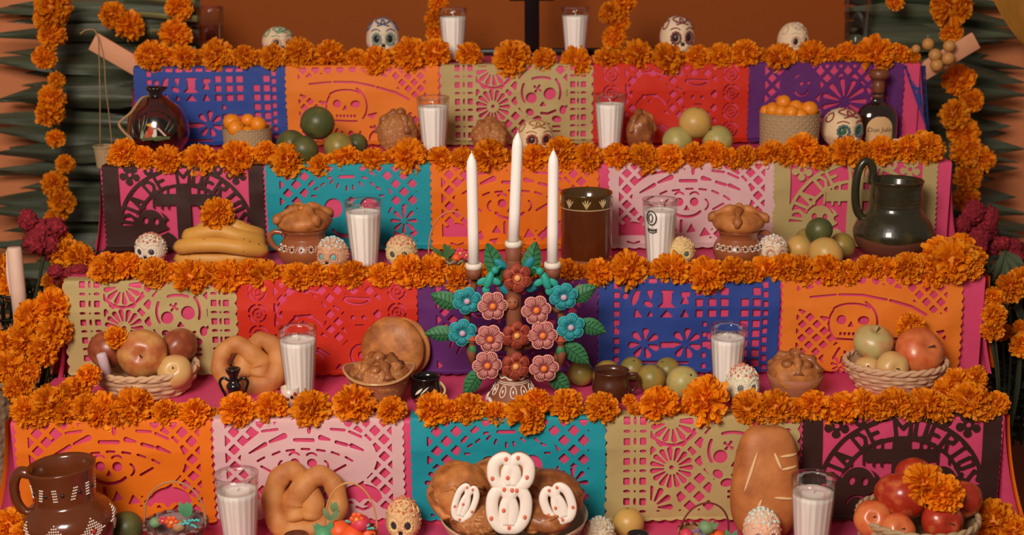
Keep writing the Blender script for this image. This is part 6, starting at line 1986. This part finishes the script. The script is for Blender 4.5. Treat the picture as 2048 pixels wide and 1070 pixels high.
# marigolds on stems standing in vases at the sides
def stem_marigold(x, y, rp, Y, label, foot):
    Q = at_y(x, y, Y); r = rp*mpp(Q)
    o = thing('stem_marigold', label, 'marigold', Q)
    marigold(Vector((0, 0, 0)), r, None, None, name='flower_head', parent=o, face=(.9+rm.uniform(-.4, .3), rm.uniform(-.5, .5), rm.uniform(0, 6)))
    f = at_y(foot[0], foot[1], Y+.03)-Q
    MB().tube(spline([(0, .01, -r*.2), f*.5+Vector((.004, 0, 0)), f], 5), .0028, 6).build('stem', m_stemg, o)
    return o
SM = [(8, 540, 32, 2.76, 'behind the white candle at the left edge'), (20, 572, 26, 2.74, 'low behind the white candle'), (130, 506, 30, 2.74, 'large one under the dark red cockscomb'), (158, 518, 30, 2.73, 'beside the left end of the banana step'), (126, 478, 17, 2.75, 'small one peeping from behind the cockscomb'),
      (106, 566, 22, 2.78, 'faded one in the shade of the left bouquet'), (66, 635, 36, 2.60, 'big one in front of the candle foot'), (104, 612, 36, 2.60, 'upper one beside the olive banner'), (108, 660, 34, 2.58, 'middle one touching the olive banner'), (48, 680, 34, 2.58, 'lower one in the left bouquet'), (86, 700, 30, 2.57, 'hanging one above the step corner'),
      (14, 690, 30, 2.58, 'one cut by the left edge'), (18, 735, 34, 2.55, 'drooping one at the left edge'), (36, 775, 30, 2.52, 'lowest one at the left edge'), (56, 745, 24, 2.55, 'dim one low in the left bouquet')]
for (x, y, r, Y, d) in SM:
    stem_marigold(x, y, r, Y, 'stemmed marigold at the left, '+d, (60+(x-60)*.3, 830))
for (x, y, r, Y, d) in [(2022, 574, 28, 2.72, 'open one under the drooping cockscomb'), (2046, 558, 24, 2.73, 'one cut by the right edge'), (1985, 596, 22, 2.62, 'one beside the pink cloth end'), (1988, 630, 24, 2.60, 'middle one along the pink cloth end'), (1984, 660, 20, 2.60, 'lowest one along the pink cloth end'), (2006, 664, 18, 2.72, 'dim one in the leafy shade'), (2046, 690, 24, 2.66, 'low one cut by the right edge'), (2042, 655, 16, 2.70, 'small one in the leaves at the right edge')]:
    stem_marigold(x, y, r, Y, 'stemmed marigold at the right, '+d, (2005+(x-2005)*.4, 860))
# broad leaves and leafy shrub at the right
o = thing('leaf_sprig', 'sprig of broad dusty green leaves under the right cockscomb', 'leaves', at_y(2010, 520, 2.80))
pp = o.location.copy()
for (x0, y0, x1, y1, w) in [(2010, 505, 1985, 560, 18), (2012, 508, 2000, 572, 16), (2014, 508, 2040, 545, 16), (2014, 505, 2048, 530, 15), (2010, 510, 2018, 560, 14), (2002, 585, 2012, 640, 18), (2030, 600, 2048, 650, 16), (2000, 520, 1976, 545, 14)]:
    a, c = at_y(x0, y0, 2.80)-pp, at_y(x1, y1, 2.76)-pp
    d = c-a; sd = Vector((d.z, 0, -d.x)).normalized(); w = w*mpp(pp)
    MB().grid(lambda u, v: a+d*v+sd*((u-.5)*w*math.sin(math.pi*min(1, v*.95+.04))**.8)+Vector((0, -.010*math.sin(v*2.5)+.012*abs(u-.5), 0)), 6, 10).build('leaf', m_leafg, o)
MB().tube([at_y(2010, 500, 2.81)-pp, at_y(2008, 640, 2.83)-pp, at_y(2005, 760, 2.85)-pp], .004, 6).build('stem', m_stemg, o)
m_shrub = mat('shrub_leaf', (52, 62, 40), rough=.55, var=.4, vs=12, bump=0, island=.5)
def shrub(x0, y0, x1, y1, Y, n, label, seed):
    rnd = random.Random(seed)
    Q0 = at_y((x0+x1)/2, y1, Y)
    o = thing('leafy_shrub', label, 'shrub', Q0)
    b = MB(); st = MB()
    for k in range(n):
        c = at_y(rnd.uniform(x0, x1), rnd.uniform(y0, y1), Y+rnd.uniform(-.06, .06))-Q0
        a = rnd.uniform(0, 6.28); e = rnd.uniform(-.6, .9)
        d = Vector((math.cos(a)*math.cos(e), math.sin(a)*math.cos(e)*.6, math.sin(e)))
        sd = d.cross(Vector((rnd.uniform(-1, 1), rnd.uniform(-1, 1), .5))).normalized()
        L = rnd.uniform(.016, .034); w = L*.28
        b.add([c, c+d*L*.5+sd*w, c+d*L, c+d*L*.5-sd*w], [(0, 1, 2), (0, 2, 3)])
    stuff(b.build('foliage', m_shrub, o))
    for k in range(7):
        xx = x0+(x1-x0)*(k+.5)/7
        st.v = []; st.f = []
        MB().tube(spline([at_y(xx, y1+20, Y)-Q0, at_y(xx+rnd.uniform(-10, 10), (y0+y1)/2, Y)-Q0, at_y(xx+rnd.uniform(-20, 20), y0, Y)-Q0], 5), .0025, 5).build('branch', m_stemg, o)
shrub(1985, 560, 2100, 870, 2.86, 2600, 'dark leafy shrub beside the steps at the right edge', 3)
shrub(-60, 560, 150, 830, 2.90, 900, 'dark leafy greens behind the left marigolds', 8)
# white candle with black holder at the left edge
P = at_y(44, 660, 2.68)
c = thing('pillar_candle', 'thick off-white candle standing at the left edge', 'candle', P)
L = 170*mpp(P); r = 15*mpp(P)
m_wax2 = mat('old_wax', (226, 190, 168), rough=.55, var=.06, vs=10, bump=.06, sss=.1)
MB().lathe([(1e-4, 0), (r, 0), (r*.98, L*.5), (r*.96, L*.97), (r*.8, L), (1e-4, L*.995)], 28, mod=lambda a, z: 1+.02*math.sin(a*3+z*30)).build('candle_wax', m_wax2, c)
MB().tube(spline([(-r*.95, -.002, L*.96), (-r*1.1, -.003, L*.7), (-r*1.0, -.002, L*.42)], 5), [.002]*4+[.0032]*4+[.002]*3, 7).build('wax_drip', m_wax2, c)
o = thing('candle_holder', 'black iron candle holder at the left edge', 'candle holder', at_y(20, 662, 2.69))
pp = o.location.copy()
for pts in ([(0, 592), (28, 598)], [(0, 642), (30, 640)], [(24, 596), (22, 640)], [(4, 594), (6, 650)], [(6, 650), (20, 664), (46, 664)]):
    MB().tube(spline([at_y(x, y, 2.69)-pp for x, y in pts], 4), .0035, 7).build('iron_rod', m_iron, o)
MB().lathe([(1e-4, 0), (.022, 0), (.024, .006), (.018, .006), (1e-4, .003)], 24, Matrix.Translation(at_y(44, 664, 2.68)-pp)).build('drip_pan', m_iron, o)
MB().tube([at_y(20, 664, 2.69)-pp, at_y(20, 900, 2.69)-pp], .005, 7).build('iron_post', m_iron, o)
# woven hamper at the left foot
o = thing('woven_hamper', 'grey brown woven hamper at the lower left edge', 'basket', (at_y(-70, 900, 2.56).x, 2.56, 0.0))
weave_lathe(lambda v: .10+.01*v, .52, 36, 40, .003, 4).build('woven_wall', mat('grey_wicker', (150, 126, 100), rough=.85, var=.25, vs=40, bump=.4), o)
MB().lathe([(1e-4, .515), (.105, .515)], 40).build('lid', MATS['grey_wicker'], o)
MB().tube([(.112*math.cos(t), .112*math.sin(t), .52) for t in [2*math.pi*k/40 for k in range(40)]], .006, 8, closed=True).build('rim', MATS['grey_wicker'], o)
